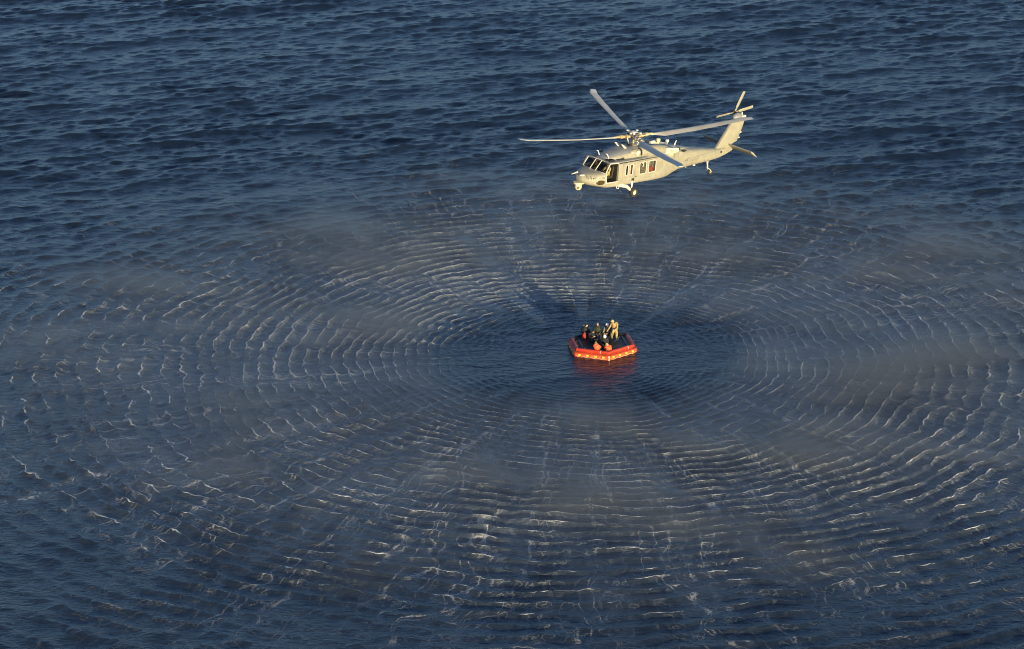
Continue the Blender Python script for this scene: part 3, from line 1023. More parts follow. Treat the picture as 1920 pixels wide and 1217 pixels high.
# main rotor
bm = new()
add_tube(bm, [(0, 0, -.62), (0, 0, -.05), (0, 0, .10)], [.13, .12, .16], 20)
add_tube(bm, [(0, 0, -.56), (0, 0, -.44), (0, 0, -.40)], [.30, .34, .20], 24)
add_tube(bm, [(0, 0, -.06), (0, 0, .0), (0, 0, .12), (0, 0, .16)], [.20, .30, .30, .16], 24)
add_tube(bm, [(0, 0, .15), (0, 0, .30)], [.12, .10], 16)
rotor = part('main_rotor', bm, STEEL, True, 35)
BL = [(247.5, 6.0), (343.5, 1.0), (156.0, 9.0), (68.0, 3.5)]
ACOL = 13.0
for bi, (az, cone) in enumerate(BL):
    A = math.radians(az)
    rd = Vector((math.cos(A) * math.cos(math.radians(cone)), math.sin(A) * math.cos(math.radians(cone)), math.sin(math.radians(cone))))
    ld = Vector((-math.sin(A), math.cos(A), 0))                # leading direction, anticlockwise from above
    up = rd.cross(ld).normalized()
    # spindle, cuff, damper
    bm = new()
    add_tube(bm, [rd * .22, rd * .40, rd * .42, rd * .58, rd * .60, rd * .78, rd * .80, rd * .98, rd * 1.0, rd * 1.30],
             [.11, .11, .145, .145, .10, .10, .135, .135, .09, .07], 16)
    add_box(bm, rd * .50 - ld * .16, (.30, .10, .10), Matrix((rd, ld, up)).transposed(), .02)
    add_tube(bm, [rd * .30 - ld * .20 + up * .03, rd * .80 - ld * .17 + up * .02], .055, 10)
    hornp = rd * .60 + ld * .26
    add_tube(bm, [rd * .62, hornp], .05, 10)
    sp = part('blade_spindle', bm, BRASS if bi in (1, 2) else STEEL, True, 35, parent=rotor)
    bm = new()
    add_tube(bm, [hornp, (hornp.x * .62, hornp.y * .62, -.42)], .026, 8)
    part('pitch_link', bm, WHITE, True, parent=rotor)
    bm = new()
    stations = [(1.18, .09, .10), (1.35, .12, .09), (1.75, .36, .075), (2.0, .53, .065), (4.0, .53, .06), (6.0, .53, .055), (7.45, .53, .05), (7.55, .53, .05)]
    rings = []
    air = ((.25, 0), (.235, .32), (.12, .72), (0, .85), (-.2, .70), (-.5, .28), (-.75, .02), (-.75, -.02), (-.5, -.12), (-.2, -.35), (0, -.45), (.12, -.42), (.235, -.25))
    def section(r, chord, th, sweep=0.0, ds=0.0):
        tw = math.radians(ACOL + 4 - 14.0 * (r - 1.2) / 7.0)
        cdir = ld * math.cos(tw) + up * math.sin(tw)
        ndir = up * math.cos(tw) - ld * math.sin(tw)
        bend = up * (-0.10 * math.sin(PI * r / 8.1))
        o = rd * r + bend - ld * sweep
        return [o + cdir * (u * chord) + ndir * (t * th) for u, t in air]
    for r, ch, th in stations:
        rings.append(section(r, ch, th))
    add_ring_loft(bm, rings)
    bl = part('rotor_blade', bm, BLADE, True, 50, parent=rotor)
    bm = new()
    add_ring_loft(bm, [section(7.555, .53, .05), section(7.8, .50, .045, .09), section(8.10, .40, .03, .21)])
    part('blade_tip', bm, BLADE_TIP, True, 50, parent=rotor)
bm = new()
for k in range(4):
    A = math.radians(20 + 90 * k)
    add_box(bm, Vector((math.cos(A) * .24, math.sin(A) * .24, .31)), (.40, .10, .035), Matrix.Rotation(A, 3, 'Z'), .01)
    add_tube(bm, [(math.cos(A) * .46, math.sin(A) * .46, .27), (math.cos(A) * .46, math.sin(A) * .46, .37)], .085, 14)
add_tube(bm, [(0, 0, .28), (0, 0, .36)], [.2, .17], 18)
part('vibration_absorber', bm, GREY_LIGHT, True, 30, parent=rotor)
bm = new()
for a in (35, 130, 220, 300):
    A = math.radians(a)
    bm = new()
    add_tube(bm, [(.36 * math.cos(A), .36 * math.sin(A), -.66), (.30 * math.cos(A), .30 * math.sin(A), -.42)], .05, 10)
    part('control_servo', bm, DARKMETAL, True, 35, parent=rotor)
for c in ((.38, .12, -.55), (-.35, -.2, -.56)):
    bm = new(); add_box(bm, c, (.25, .28, .2), bev=.04)
    part('gearbox_housing', bm, DARKMETAL, True, 35, parent=rotor)

# tail rotor, canted, on the right of the fin
TH_ = Vector((-9.93, -.45, .22))
cant = math.radians(20)
ta = Vector((0, -math.cos(cant), math.sin(cant)))
bm = new()
add_tube(bm, [TH_ - ta * .35, TH_, TH_ + ta * .10], [.12, .10, .16], 16)
trot = part('tail_rotor', bm, DARKMETAL, True, 35)
e1 = Vector((1, 0, 0))
e2 = ta.cross(e1).normalized()
if e2.z < 0:
    e2 = -e2
for a in (-4, 93, 172, 266):
    A = math.radians(a)
    rd = e1 * math.cos(A) + e2 * math.sin(A)
    td = -e1 * math.sin(A) + e2 * math.cos(A)
    nd = (td * .25 + ta * .97).normalized()
    td = (td * .97 - ta * .25).normalized()
    bm = new()
    add_ring_loft(bm, [[TH_ + ta * .05 + rd * r + td * (u * ch) + nd * (t * th) for u, t in ((.5, 0), (.3, .5), (-.2, .4), (-.5, 0), (-.2, -.4), (.3, -.5))]
                       for r, ch, th in ((.12, .10, .07), (.40, .11, .06), (.50, .21, .045), (1.6, .21, .035), (1.68, .17, .02))])
    part('tail_rotor_blade', bm, GREY, True, 40, parent=trot)

# landing gear
for sy in (1, -1):
    bm = new()
    add_tube(bm, [(2.25, .98 * sy, -2.62), (1.9, 1.10 * sy, -2.68), (1.45, 1.22 * sy, -2.80), (1.12, 1.25 * sy, -3.05), (.98, 1.22 * sy, -3.20)], [.10, .13, .12, .10, .09], 14)
    add_tube(bm, [(.95, 1.10 * sy, -3.22), (.90, 1.46 * sy, -3.22)], .06, 12)
    lg = part('landing_gear_arm', bm, GREY_LIGHT, True, 40)
    bm = new()
    add_tube(bm, [(.92, 1.13 * sy, -2.40), (.93, 1.17 * sy, -2.78)], .075, 14)
    add_tube(bm, [(.93, 1.17 * sy, -2.78), (.95, 1.20 * sy, -3.16)], .05, 12)
    part('shock_strut', bm, WHITE, True, 40, parent=lg)
    bm = new(); add_box(bm, (.90, 1.16 * sy, -2.42), (.22, .12, .16), bev=.03)
    part('strut_fairing', bm, BLACK, parent=lg)
    bm = new()
    yc = 1.36
    prof = [(.13, .16), (.13, .22), (.11, .28), (.06, .31), (-.06, .31), (-.11, .28), (-.13, .22), (-.13, .16)]
    def wheel_rings(c, prof, seg=28):
        rings = []
        for k in range(seg):
            a = 2 * PI * k / seg
            rings.append([(c[0] + r * math.cos(a), c[1] + t, c[2] + r * math.sin(a)) for t, r in prof])
        return rings
    vr = [[bm.verts.new(p) for p in r] for r in wheel_rings((.90, yc * sy, -3.22), prof)]
    for i in range(28):
        for j in range(len(prof)):
            bm.faces.new((vr[i][j], vr[i][(j + 1) % len(prof)], vr[(i + 1) % 28][(j + 1) % len(prof)], vr[(i + 1) % 28][j]))
    wh = part('main_wheel', bm, RUBBER, True, 40)
    bm = new()
    add_tube(bm, [(.90, (yc - .10) * sy, -3.22), (.90, (yc + .09) * sy, -3.22), (.90, (yc + .10) * sy, -3.22), (.90, (yc + .10) * sy, -3.22)], [.165, .165, .13, .12], 24)
    add_tube(bm, [(.90, (yc + .09) * sy, -3.22), (.90, (yc + .135) * sy, -3.22)], [.075, .05], 14)
    part('rim', bm, GREY_LIGHT, True, 30, parent=wh)
    bm = new(); add_tube(bm, [(2.25, 1.02 * sy, -2.62), (2.2, 1.12 * sy, -2.86), (2.08, 1.14 * sy, -2.90), (1.98, 1.08 * sy, -2.74)], .02, 8)
    part('step_bar', bm, WHITE, True)
bm = new()
add_tube(bm, [(-7.05, .12, -2.50), (-7.28, 0, -2.95)], .035, 10)
add_tube(bm, [(-7.42, -.1, -2.48), (-7.30, 0, -2.95)], .035, 10)
add_tube(bm, [(-7.29, 0, -2.85), (-7.32, 0, -3.12)], .055, 12)
for t in (.11, -.11):
    add_tube(bm, [(-7.32, t * .4, -3.10), (-7.45, t, -3.18), (-7.62, t, -3.38)], .03, 10)
tg = part('tail_gear_strut', bm, GREY_LIGHT, True, 40)
bm = new()
prof = [(.07, .09), (.07, .15), (.05, .19), (-.05, .19), (-.07, .15), (-.07, .09)]
vr = [[bm.verts.new(p) for p in r] for r in wheel_rings((-7.62, 0, -3.40), prof, 22)]
for i in range(22):
    for j in range(len(prof)):
        bm.faces.new((vr[i][j], vr[i][(j + 1) % len(prof)], vr[(i + 1) % 22][(j + 1) % len(prof)], vr[(i + 1) % 22][j]))
tw_ = part('tail_wheel', bm, RUBBER, True, 40)
bm = new(); add_tube(bm, [(-7.62, -.06, -3.40), (-7.62, .06, -3.40)], .10, 18)
part('rim', bm, BRASS, True, 30, parent=tw_)

# sensor turret under the nose
bm = new()
add_prism(bm, [(4.20, -.26), (4.20, .26), (4.70, .27), (4.88, .18), (4.93, 0), (4.88, -.18), (4.70, -.27)], 'z', -2.50, -2.40)
tp = part('turret_mount', bm, YELLOWISH, True, 25)
bm = new()
add_tube(bm, [(4.58, 0, -2.50), (4.58, 0, -2.60)], [.21, .23], 24)
add_ball(bm, (4.58, 0, -2.72), (.225, .225, .225), 24, 14)
tb = part('sensor_ball', bm, YELLOWISH, True, 40)
bm = new(); add_tube(bm, [(4.70, .15, -2.72), (4.745, .185, -2.72)], .09, 16)
part('lens', bm, STEEL, True, parent=tb)
bm = new()
add_tube(bm, [(4.45, -.30, -1.84), (4.95, -.34, -1.93)], [.06, .02], 10)
add_ball(bm, (4.52, .18, -1.90), (.22, .17, .07), 16, 8)
part('nose_probe', bm, GREY_LIGHT, True)
bm = new(); add_ball(bm, (4.05, .88, -2.03), (.10, .05, .06), 12, 8)
part('nose_lamp', bm, BRASS, True)
# fittings on the upper deck
bm = new(); add_tube(bm, [(-1.35, .22, -.52), (-1.75, .22, -.52)], [.09, .12], 16); add_box(bm, (-1.75, .22, -.62), (.5, .14, .10), bev=.02)
part('cooling_duct', bm, GREY_LIGHT, True, 35)
bm = new(); add_tube(bm, [(-2.25, .08, -.80), (-2.25, .08, -.56)], .07, 12); add_tube(bm, [(-2.25, .08, -.58), (-2.25, .08, -.42), (-2.25, .08, -.38)], [.14, .14, .08], 16)
part('jammer_lantern', bm, YELLOWISH, True, 35)
bm = new(); add_tube(bm, [(-3.2, 0, -.98), (-3.2, 0, -.74)], .025, 8); add_box(bm, (-3.2, 0, -.70), (.17, .16, .17), bev=.02)
part('beacon', bm, WHITE)
bm = new(); add_prism(bm, [(-3.68, -1.06), (-3.82, -1.06), (-3.95, -.72), (-3.88, -.72)], 'y', .12, .145)
part('blade_antenna', bm, GREY_LIGHT)
for sy in (1, -1):
    bm = new(); add_prism(bm, [(.80, -.60), (1.05, -.60), (1.38, -.28), (1.30, -.27), (1.12, -.36)], 'y', .27 * sy, .33 * sy)
    part('pylon_fin', bm, GREY_LIGHT)
    bm = new(); add_tube(bm, [(2.52, .42 * sy, -1.0), (2.66, .42 * sy, -.72)], .03, 8); add_tube(bm, [(2.66, .42 * sy, -.72), (2.80, .42 * sy, -.68)], [.03, .015], 8)
    part('pitot_tube', bm, WHITE, True)
    bm = new(); add_box(bm, (1.9, .98 * sy, -1.02), (.60, .05, .05), bev=.01); add_tube(bm, [(1.72, .98 * sy, -1.06), (1.72, .98 * sy, -.86)], .02, 6); add_tube(bm, [(1.80, .90 * sy, -.98), (1.64, 1.05 * sy, -1.0)], .02, 6)
    part('roof_handhold', bm, DARKMETAL)
bm = new()
for x, sx in ((-5.0, .06), (-5.7, .22)):
    bm = new()
    add_prism(bm, [(x, -2.52), (x - sx, -2.52), (x - sx - .06, -2.72), (x - sx * .3, -2.72)], 'y', .10, .14)
    part('belly_antenna', bm, GREY_LIGHT)
bm = new()
add_prism(bm, [(-3.5, -1.30), (-3.9, -1.26), (-4.35, -1.30), (-4.1, -1.42), (-3.6, -1.5)], 'y', .60, .74)
part('exhaust_stain', bm, SOOT)

# ------------------------------------------------------------------ life raft
RED = paint('raft_red', (0.52, 0.048, 0.026), 0.5, 0.30, 2.6, bump=0.15)
ORANGE = paint('raft_orange', (0.64, 0.110, 0.034), 0.5, 0.26, 2.6, bump=0.15)
RAFTGREY = paint('raft_grey_strip', (0.10, 0.10, 0.11), 0.7, 0.2, 5.0)
DECK = paint('raft_black_deck', (0.014, 0.016, 0.020), 0.55, 0.35, 3.0, bump=0.3)
PATCH = paint('yellow_reflector', (0.85, 0.55, 0.06), 0.35, 0.06, 6.0)
ROPE = paint('pale_rope', (0.62, 0.52, 0.38), 0.8, 0.15, 12.0)

RAFT_C = Vector((1.30, 0.74, 0.0))
RAFT_ROT = math.radians(-81)
raft = empty('life_raft', 'orange six-sided inflatable life raft with black deck full of people', 'life raft', RAFT_C, (0, 0, RAFT_ROT))
raft.rotation_euler = (math.radians(0.8), math.radians(-1.0), RAFT_ROT)
RR = 2.34
def hexa(k, r):
    a = math.radians(60 * k)
    return Vector((math.cos(a) * r, math.sin(a) * r, 0))
def tube_ring(z, r, rad, mat, name, sag):
    """a closed six-sided tube, each side a chamber of its own"""
    out = []
    for k in range(6):
        a, b = hexa(k, r), hexa(k + 1, r)
        bm = new()
        pts, rads = [], []
        for t in (0, .004, .03, .10, .28, .5, .72, .90, .97, .996, 1):
            p = a.lerp(b, t)
            bulge = (1 - abs(2 * t - 1) ** 6)
            pts.append(p + Vector((0, 0, z)) + p.normalized() * (.012 * math.sin(PI * t * 5 + k)))
            rads.append(rad * (0.90 + 0.10 * bulge + .012 * math.sin(t * 17 + 2 * k)))
        d = (b - a).normalized()
        n = 16
        rings = []
        for p, q in zip(pts, rads):
            # mitre at the corners: section plane through the corner's radius
            rings.append([p + (p.normalized() * math.cos(u) + Vector((0, 0, 1)) * math.sin(u)) * q * (1, 1)[0] for u in [2 * PI * i / n for i in range(n)]])
        add_ring_loft(bm, rings)
        out.append(obj(name, bm, mat, raft, True, angle=60))
    return out
low = tube_ring(.09, RR - .02, .235, ORANGE, 'lower_tube', 0)
upp = tube_ring(.41, RR - .10, .135, RED, 'upper_tube', 0)
for k in (2, 3):                                               # the rear edges are covered in the black deck cloth
    upp[k].data.materials[0] = DECK
for k in range(6):
    a, b = hexa(k, 1.0), hexa(k + 1, 1.0)
    d = (b - a).normalized()
    nrm = (a + b).normalized()
    rot = Matrix((d, nrm, Vector((0, 0, 1)))).transposed()
    ap = math.cos(math.radians(30))
    # yellow reflector squares on the outside
    for t in (-.88, -.30, .28, .84):
        bm = new()
        c = nrm * ((RR - .02) * ap + .222) + d * t * 1.02 + Vector((0, 0, .15))
        tilt = rot @ Matrix.Rotation(math.radians(14), 3, 'X')
        add_box(bm, c, (.17, .022, .145), tilt, .006)
        obj('reflector', bm, PATCH, low[k])
    # pale bands over the upper tube, rope loops along the lower one
    for t in (-.62, .05, .60):
        bm = new()
        base = nrm * ((RR - .10) * ap) + d * t + Vector((0, 0, .41))
        n = 14
        rings = []
        for w in (-.022, .022):
            rings.append([base + d * w + (nrm * math.cos(u) + Vector((0, 0, 1)) * math.sin(u)) * .146 for u in [2 * PI * i / n for i in range(n)]])
        add_ring_loft(bm, rings, cap=False)
        obj('band', bm, (DECK if k in (2, 3) else ROPE if t > .3 else RED), upp[k])
    bm = new()
    pts = []
    for i in range(25):
        t = i / 24
        s_ = abs(math.sin(PI * t * 4))
        c = nrm * ((RR - .02) * ap + .245 - .02 * s_) + d * (t * 2 - 1) * 1.12 + Vector((0, 0, .10 - .11 * s_))
        pts.append(c)
    add_tube(bm, pts, .016, 6)
    obj('lifeline', bm, ROPE, low[k])
    bm = new()
    add_tube(bm, [nrm * ((RR - .02) * ap + .165) + d * (t * 2 - 1) * 1.18 + Vector((0, 0, .27)) for t in (0, .25, .5, .75, 1)], .035, 8)
    obj('seam_strip', bm, RED, low[k], True)
    bm = new()
    c0 = hexa(k, RR + .10)
    add_box(bm, hexa(k, RR + .165) + Vector((0, 0, .12)), (.05, .085, .34), Matrix.Rotation(math.radians(60 * k), 3, 'Z'), .012)
    obj('corner_patch', bm, ROPE if k == 0 else RED, low[k])
# black deck, a little slack, with grey strips
bm = new()
ringsd = []
for f_ in (1.0, .85, .6, .3, .02):
    ring = []
    for i in range(60):
        a = 2 * PI * i / 60
        sec = math.cos(math.radians(30)) / math.cos((a % math.radians(60)) - math.radians(30))
        rr_ = (RR - .09) * math.cos(math.radians(30)) / math.cos(math.radians(30)) * sec * f_
        ring.append((rr_ * math.cos(a), rr_ * math.sin(a), (.455 if f_ > .99 else .435 - .09 * (1 - f_ ** 2)) + .02 * math.sin(3.1 * a + 5 * f_) * f_))
    ringsd.append(ring)
add_ring_loft(bm, ringsd, cap=False)
deck = obj('deck', bm, DECK, raft, True)
for k in (1, 4):
    bm = new()
    a, b = hexa(k, RR - .55), hexa(k + 1, RR - .55)
    add_tube(bm, [a.lerp(b, t) + Vector((0, 0, .44)) for t in (0, .3, .7, 1)], [.055, .06, .06, .055], 8)
    obj('grey_strip', bm, RAFTGREY, deck, True)
bm = new()
add_tube(bm, [Vector((0.0, .85, .37)), Vector((-.45, 1.15, .39)), Vector((-1.0, 1.45, .42))], .05, 8)
obj('grey_strip', bm, RAFTGREY, deck, True)
for i, (x, y) in enumerate(((.5, 1.55), (-.35, 1.6), (.9, -1.4), (1.55, .45), (-.6, -1.7), (.2, 1.75))):
    bm = new()
    add_ball(bm, (x, y, .40), (.09, .06, .035), 10, 6)
    obj('valve', bm, RAFTGREY if i % 2 else ROPE, deck, True)

# ------------------------------------------------------------------ people
SKIN = paint('skin', (0.46, 0.27, 0.18), 0.55, 0.10, 12.0)
DARKCLOTH = paint('dark_navy_suit', (0.012, 0.016, 0.018), 0.8, 0.35, 9.0, bump=0.2)
GREENCLOTH = paint('dark_green_suit', (0.020, 0.030, 0.022), 0.8, 0.3, 9.0, bump=0.2)
BOOT = paint('black_boot', (0.012, 0.011, 0.010), 0.6, 0.2, 9.0)
TAN = paint('tan_fabric', (0.40, 0.31, 0.13), 0.8, 0.2, 12.0)
OLIVE = paint('olive_fabric', (0.17, 0.16, 0.055), 0.8, 0.2, 12.0)
VEST = paint('orange_vest', (0.80, 0.13, 0.055), 0.6, 0.12, 8.0, bump=0.2)
HELMETW = paint('white_helmet', (0.82, 0.84, 0.85), 0.25, 0.03, 6.0)
HELMETT = paint('tan_helmet_cover', (0.42, 0.33, 0.14), 0.7, 0.2, 14.0)
HAIR = paint('dark_hair', (0.020, 0.014, 0.010), 0.7, 0.3, 20.0)
CAP = paint('grey_cap', (0.20, 0.19, 0.16), 0.8, 0.2, 14.0)


def camo_mat():
    m, N, L = new_mat('tan_camouflage')
    out = N.new('ShaderNodeOutputMaterial')
    p = N.new('ShaderNodeBsdfPrincipled')
    tc = N.new('ShaderNodeTexCoord')
    v = N.new('ShaderNodeTexVoronoi')
    v.inputs['Scale'].default_value = 9.0
    L.new(tc.outputs['Object'], v.inputs['Vector'])
    f = noise_node(N, L, tc.outputs['Object'], 7.0, 2.0, 0.5)
    col = ramp_node(N, L, f, [(.36, (.13, .10, .035)), (.44, (.34, .26, .105)), (.56, (.41, .33, .15)), (.62, (.16, .15, .05)), (.70, (.37, .30, .13))])
    L.new(col, p.inputs['Base Color'])
    p.inputs['Roughness'].default_value = 0.85
    L.new(p.outputs[0], out.inputs[0])
    return m


CAMO = camo_mat()


def hand_into(bm, wrist, fwd_, palm_n, side):
    """palm, four unequal curled fingers and a thumb"""
    fwd_ = fwd_.normalized()
    across = fwd_.cross(palm_n).normalized()
    pn = across.cross(fwd_).normalized()
    add_tube(bm, [wrist - fwd_ * .03, wrist, wrist + fwd_ * .05, wrist + fwd_ * .095], [.028, .030, .042, .036], 8)
    for i, (off, ln) in enumerate(((-.033, .068), (-.011, .080), (.011, .075), (.032, .058))):
        b0 = wrist + fwd_ * .088 + across * off
        b1 = b0 + fwd_ * ln * .5 + pn * .006
        b2 = b1 + fwd_ * ln * .28 + pn * ln * .26
        b3 = b2 + fwd_ * ln * .06 + pn * ln * .30
        add_tube(bm, [b0 - fwd_ * .03, b0, b1, b2, b3], [.009, .010, .009, .008, .006], 6)
    t0 = wrist + fwd_ * .03 + across * (-.040 * side)
    t1 = t0 + fwd_ * .035 + across * (-.025 * side) + pn * .01
    t2 = t1 + fwd_ * .032 + pn * .014
    add_tube(bm, [wrist + fwd_ * .015, t0, t1, t2], [.014, .013, .011, .008], 6)


def head_into(bm, c, face, upv, s=1.0):
    """skull with brow, nose, jaw, mouth and ears; face = the way it looks"""
    f_ = face.normalized()
    side = upv.cross(f_).normalized()
    u = f_.cross(side).normalized()
    M3 = Matrix((f_, side, u)).transposed()
    r = bmesh.ops.create_uvsphere(bm, u_segments=20, v_segments=14, radius=1.0, matrix=Matrix.Identity(4))
    for v in r['verts']:
        x, y, z = v.co
        px, py, pz = x * .098, y * .078, z * .118
        if z < -.1 and x > -.2:                     # jaw
            k = min(1, (-.1 - z) / .8)
            py *= 1 - .34 * k
            px *= 1 - .10 * k
        if x > .55 and abs(y) < .28 and -.35 < z < .12:
            px += .022 * (1 - abs(y) / .28) * (1 - (z + .05) * 1.5)     # nose
        if x > .6 and .15 < abs(y) < .5 and .02 < z < .25:
            px -= .008                                                  # eye sockets
        v.co = Vector(c) + M3 @ Vector((px, py, pz)) * s
    for sg in (1, -1):
        add_ball(bm, Vector(c) + M3 @ Vector((-.008, .078 * sg, -.005)) * s, (.018 * s, .008 * s, .03 * s), 8, 6, M3)
    for sg in (1, -1):
        add_ball(bm, Vector(c) + M3 @ Vector((.084, .030 * sg, .016)) * s, .011 * s, 8, 6)
    add_ball(bm, Vector(c) + M3 @ Vector((.088, 0, -.060)) * s, (.008 * s, .022 * s, .007 * s), 8, 6, M3)
    return M3


def person(label, J, mats, face, group, hair=None, helmet=None, vest=None, extras=(), base=None, bulk=1.0):
    """J = joints in world space; one skinned body. mats: top, legs, boots, gloves/hands, head"""
    J = {k: Vector(v) for k, v in J.items()}
    base = Vector(base) if base is not None else Vector((J['pelvis'].x, J['pelvis'].y, min(v.z for v in J.values())))
    L_ = {k: v - base for k, v in J.items()}
    names = list(L_)
    rad = {'pelvis': .135, 'belly': .130, 'chest': .150, 'neck': .055, 'skull': .060}
    for sd in 'LR':
        rad.update({'sh' + sd: .075, 'el' + sd: .050, 'wr' + sd: .034, 'hip' + sd: .100, 'kn' + sd: .068, 'an' + sd: .048, 'toe' + sd: .042})
    edges = [('pelvis', 'belly'), ('belly', 'chest'), ('chest', 'neck'), ('neck', 'skull')]
    for sd in 'LR':
        edges += [('chest', 'sh' + sd), ('sh' + sd, 'el' + sd), ('el' + sd, 'wr' + sd), ('pelvis', 'hip' + sd), ('hip' + sd, 'kn' + sd), ('kn' + sd, 'an' + sd), ('an' + sd, 'toe' + sd)]
    me = bpy.data.meshes.new('body_skeleton')
    me.from_pydata([L_[n] for n in names], [(names.index(a), names.index(b)) for a, b in edges], [])
    tmp = bpy.data.objects.new('body_skeleton', me)
    COL.objects.link(tmp)
    md = tmp.modifiers.new('skin', 'SKIN')
    md.use_smooth_shade = True
    sv = me.skin_vertices[0].data
    for i, n in enumerate(names):
        r_ = rad[n] * (bulk if n not in ('neck', 'skull') else 1)
        sv[i].radius = (r_, r_)
        sv[i].use_root = n == 'pelvis'
    tmp.modifiers.new('subdivide', 'SUBSURF').levels = 1
    tmp.modifiers['subdivide'].render_levels = 1
    dg = bpy.context.evaluated_depsgraph_get()
    dg.update()
    sk = bpy.data.meshes.new_from_object(tmp.evaluated_get(dg))
    bpy.data.objects.remove(tmp)
    bm = new()
    bm.from_mesh(sk)
    bpy.data.meshes.remove(sk)
    bm.faces.ensure_lookup_table()
    top, legs, boots, gloves, headm = mats
    seg = [(L_[a], L_[b], a, b) for a, b in edges]
    for f in bm.faces:
        c = f.calc_center_median()
        best, bn = 1e9, None
        for a, b, na, nb in seg:
            t = max(0, min(1, (c - a).dot(b - a) / max((b - a).length_squared, 1e-9)))
            d = (c - a - (b - a) * t).length
            if d < best:
                best, bn = d, (na, nb)
        if bn[1] == 'skull':
            f.material_index = 4
        elif bn[1][:2] in ('sh', 'el', 'wr') or bn[1] in ('belly', 'chest', 'neck'):
            f.material_index = 0
        elif bn[1][:3] == 'toe':
            f.material_index = 2
        else:
            f.material_index = 1
    n0 = len(bm.faces)
    for sd, sg in (('L', 1), ('R', -1)):
        d = (L_['wr' + sd] - L_['el' + sd]).normalized()
        hand_into(bm, L_['wr' + sd], d, Vector((0, 0, -1)) if abs(d.z) < .9 else Vector(face), sg)
    bm.faces.ensure_lookup_table()
    for f in bm.faces[n0:]:
        f.material_index = 3
    n0 = len(bm.faces)
    face = Vector(face).normalized()
    upv = (L_['skull'] - L_['neck']).normalized()
    upv = (upv + Vector((0, 0, .6))).normalized()
    M3 = head_into(bm, L_['skull'] + upv * .055 + face * .015, face, upv)
    bm.faces.ensure_lookup_table()
    for f in bm.faces[n0:]:
        f.material_index = 4
    o = obj('person', bm, list(mats), None, True, base, 60)
    tag(o, label, 'person', group)
    hc = L_['skull'] + upv * .055 + face * .015
    if hair is not None:
        b2 = new()
        r = bmesh.ops.create_uvsphere(b2, u_segments=18, v_segments=12, radius=1.0)
        bmesh.ops.delete(b2, geom=[v for v in b2.verts if v.co.z < -.35 or (v.co.x > .55 and v.co.z < .30)], context='VERTS')
        for v in b2.verts:
            v.co = hc + M3 @ Vector((v.co.x * .108 - .004, v.co.y * .089, v.co.z * .126 + .006))
        obj('hair', b2, hair, o, True)
    if helmet is not None:
        b2 = new()
        bmesh.ops.create_uvsphere(b2, u_segments=20, v_segments=14, radius=1.0)
        bmesh.ops.delete(b2, geom=[v for v in b2.verts if v.co.z < -.50 or (v.co.x > .45 and v.co.z < .12)], context='VERTS')
        for v in b2.verts:
            v.co = hc + M3 @ Vector((v.co.x * .138 - .006, v.co.y * .122, v.co.z * .142 + .018))
        g = b2.faces[:]
        bmesh.ops.solidify(b2, geom=g, thickness=.012)
        h = obj('helmet', b2, helmet, o, True)
        b2 = new()
        add_tube(b2, [hc + M3 @ Vector((.108 * math.cos(a), .105 * math.sin(a), .022)) for a in [math.radians(k) for k in range(-60, 61, 20)]], .022, 8)
        obj('goggles', b2, BLACK, h, True)
    if vest is not None:
        b2 = new()
        ch, pe = L_['chest'], L_['belly']
        ax = (L_['neck'] - pe).normalized()
        sh = (L_['shL'] - L_['shR']).normalized()
        fr = sh.cross(ax).normalized()
        n = 20
        rings = []
        for t, a, b in ((-.35, .175, .145), (0.0, .205, .180), (.5, .215, .200), (.9, .205, .190), (1.12, .15, .16), (1.2, .09, .11)):
            c = pe.lerp(L_['neck'], t * .80)
            rings.append([c + sh * a * bulk * math.cos(2 * PI * k / n) + fr * b * bulk * math.sin(2 * PI * k / n) for k in range(n)])
        add_ring_loft(b2, rings, cap=False)
        v_ = obj('life_vest', b2, vest, o, True)
        b2 = new()
        add_tube(b2, [L_['neck'] + (sh * .12 * math.cos(a) + fr * .12 * math.sin(a)) for a in [math.radians(k) for k in range(-60, 241, 25)]], .048, 8)
        obj('collar', b2, vest, v_, True)
    for nm, kind, pts, rr_, mt in extras:
        b2 = new()
        if kind == 'tube':
            add_tube(b2, [Vector(p) - base for p in pts], rr_, 8)
        else:
            add_ball(b2, Vector(pts) - base, rr_, 12, 8)
        obj(nm, b2, mt, o, True)
    return o


def seated(px, py, pz, yaw, lean=0.15, knee=.42, spread=.16, armf=.30, armz=-.32, tilt=0.0, drop=.42, shin=.0):
    """joints of somebody sitting at pelvis (px,py,pz), facing yaw"""
    f_ = Vector((math.cos(yaw), math.sin(yaw), 0))
    s_ = Vector((-math.sin(yaw), math.cos(yaw), 0))
    z = Vector((0, 0, 1))
    P = Vector((px, py, pz))
    sp = (z * math.cos(lean) + f_ * math.sin(lean) + s_ * math.sin(tilt)).normalized()
    J = {'pelvis': P, 'belly': P + sp * .17, 'chest': P + sp * .37, 'neck': P + sp * .54, 'skull': P + sp * .62 + f_ * .02}
    for sd, g in (('L', 1), ('R', -1)):
        J['sh' + sd] = P + sp * .46 + s_ * .19 * g
        J['el' + sd] = P + sp * .22 + s_ * .25 * g + f_ * (.10 + .3 * armf)
        J['wr' + sd] = P + sp * .46 + s_ * .10 * g + f_ * (.12 + armf) + z * armz
        J['hip' + sd] = P + s_ * .10 * g - z * .01 + f_ * .02
        J['kn' + sd] = P + s_ * (.10 + spread * .6) * g + f_ * .40 + z * (knee - .36)
        J['an' + sd] = P + s_ * (.10 + spread * .7) * g + f_ * (.44 + shin) + z * (knee - .36 - drop)
        J['toe' + sd] = P + s_ * (.10 + spread * .8) * g + f_ * (.62 + shin) + z * (knee - .36 - drop - .03)
    return J


GRP = 'people sitting in the life raft'
CAMDIR = Vector((-.03, -1, .1))
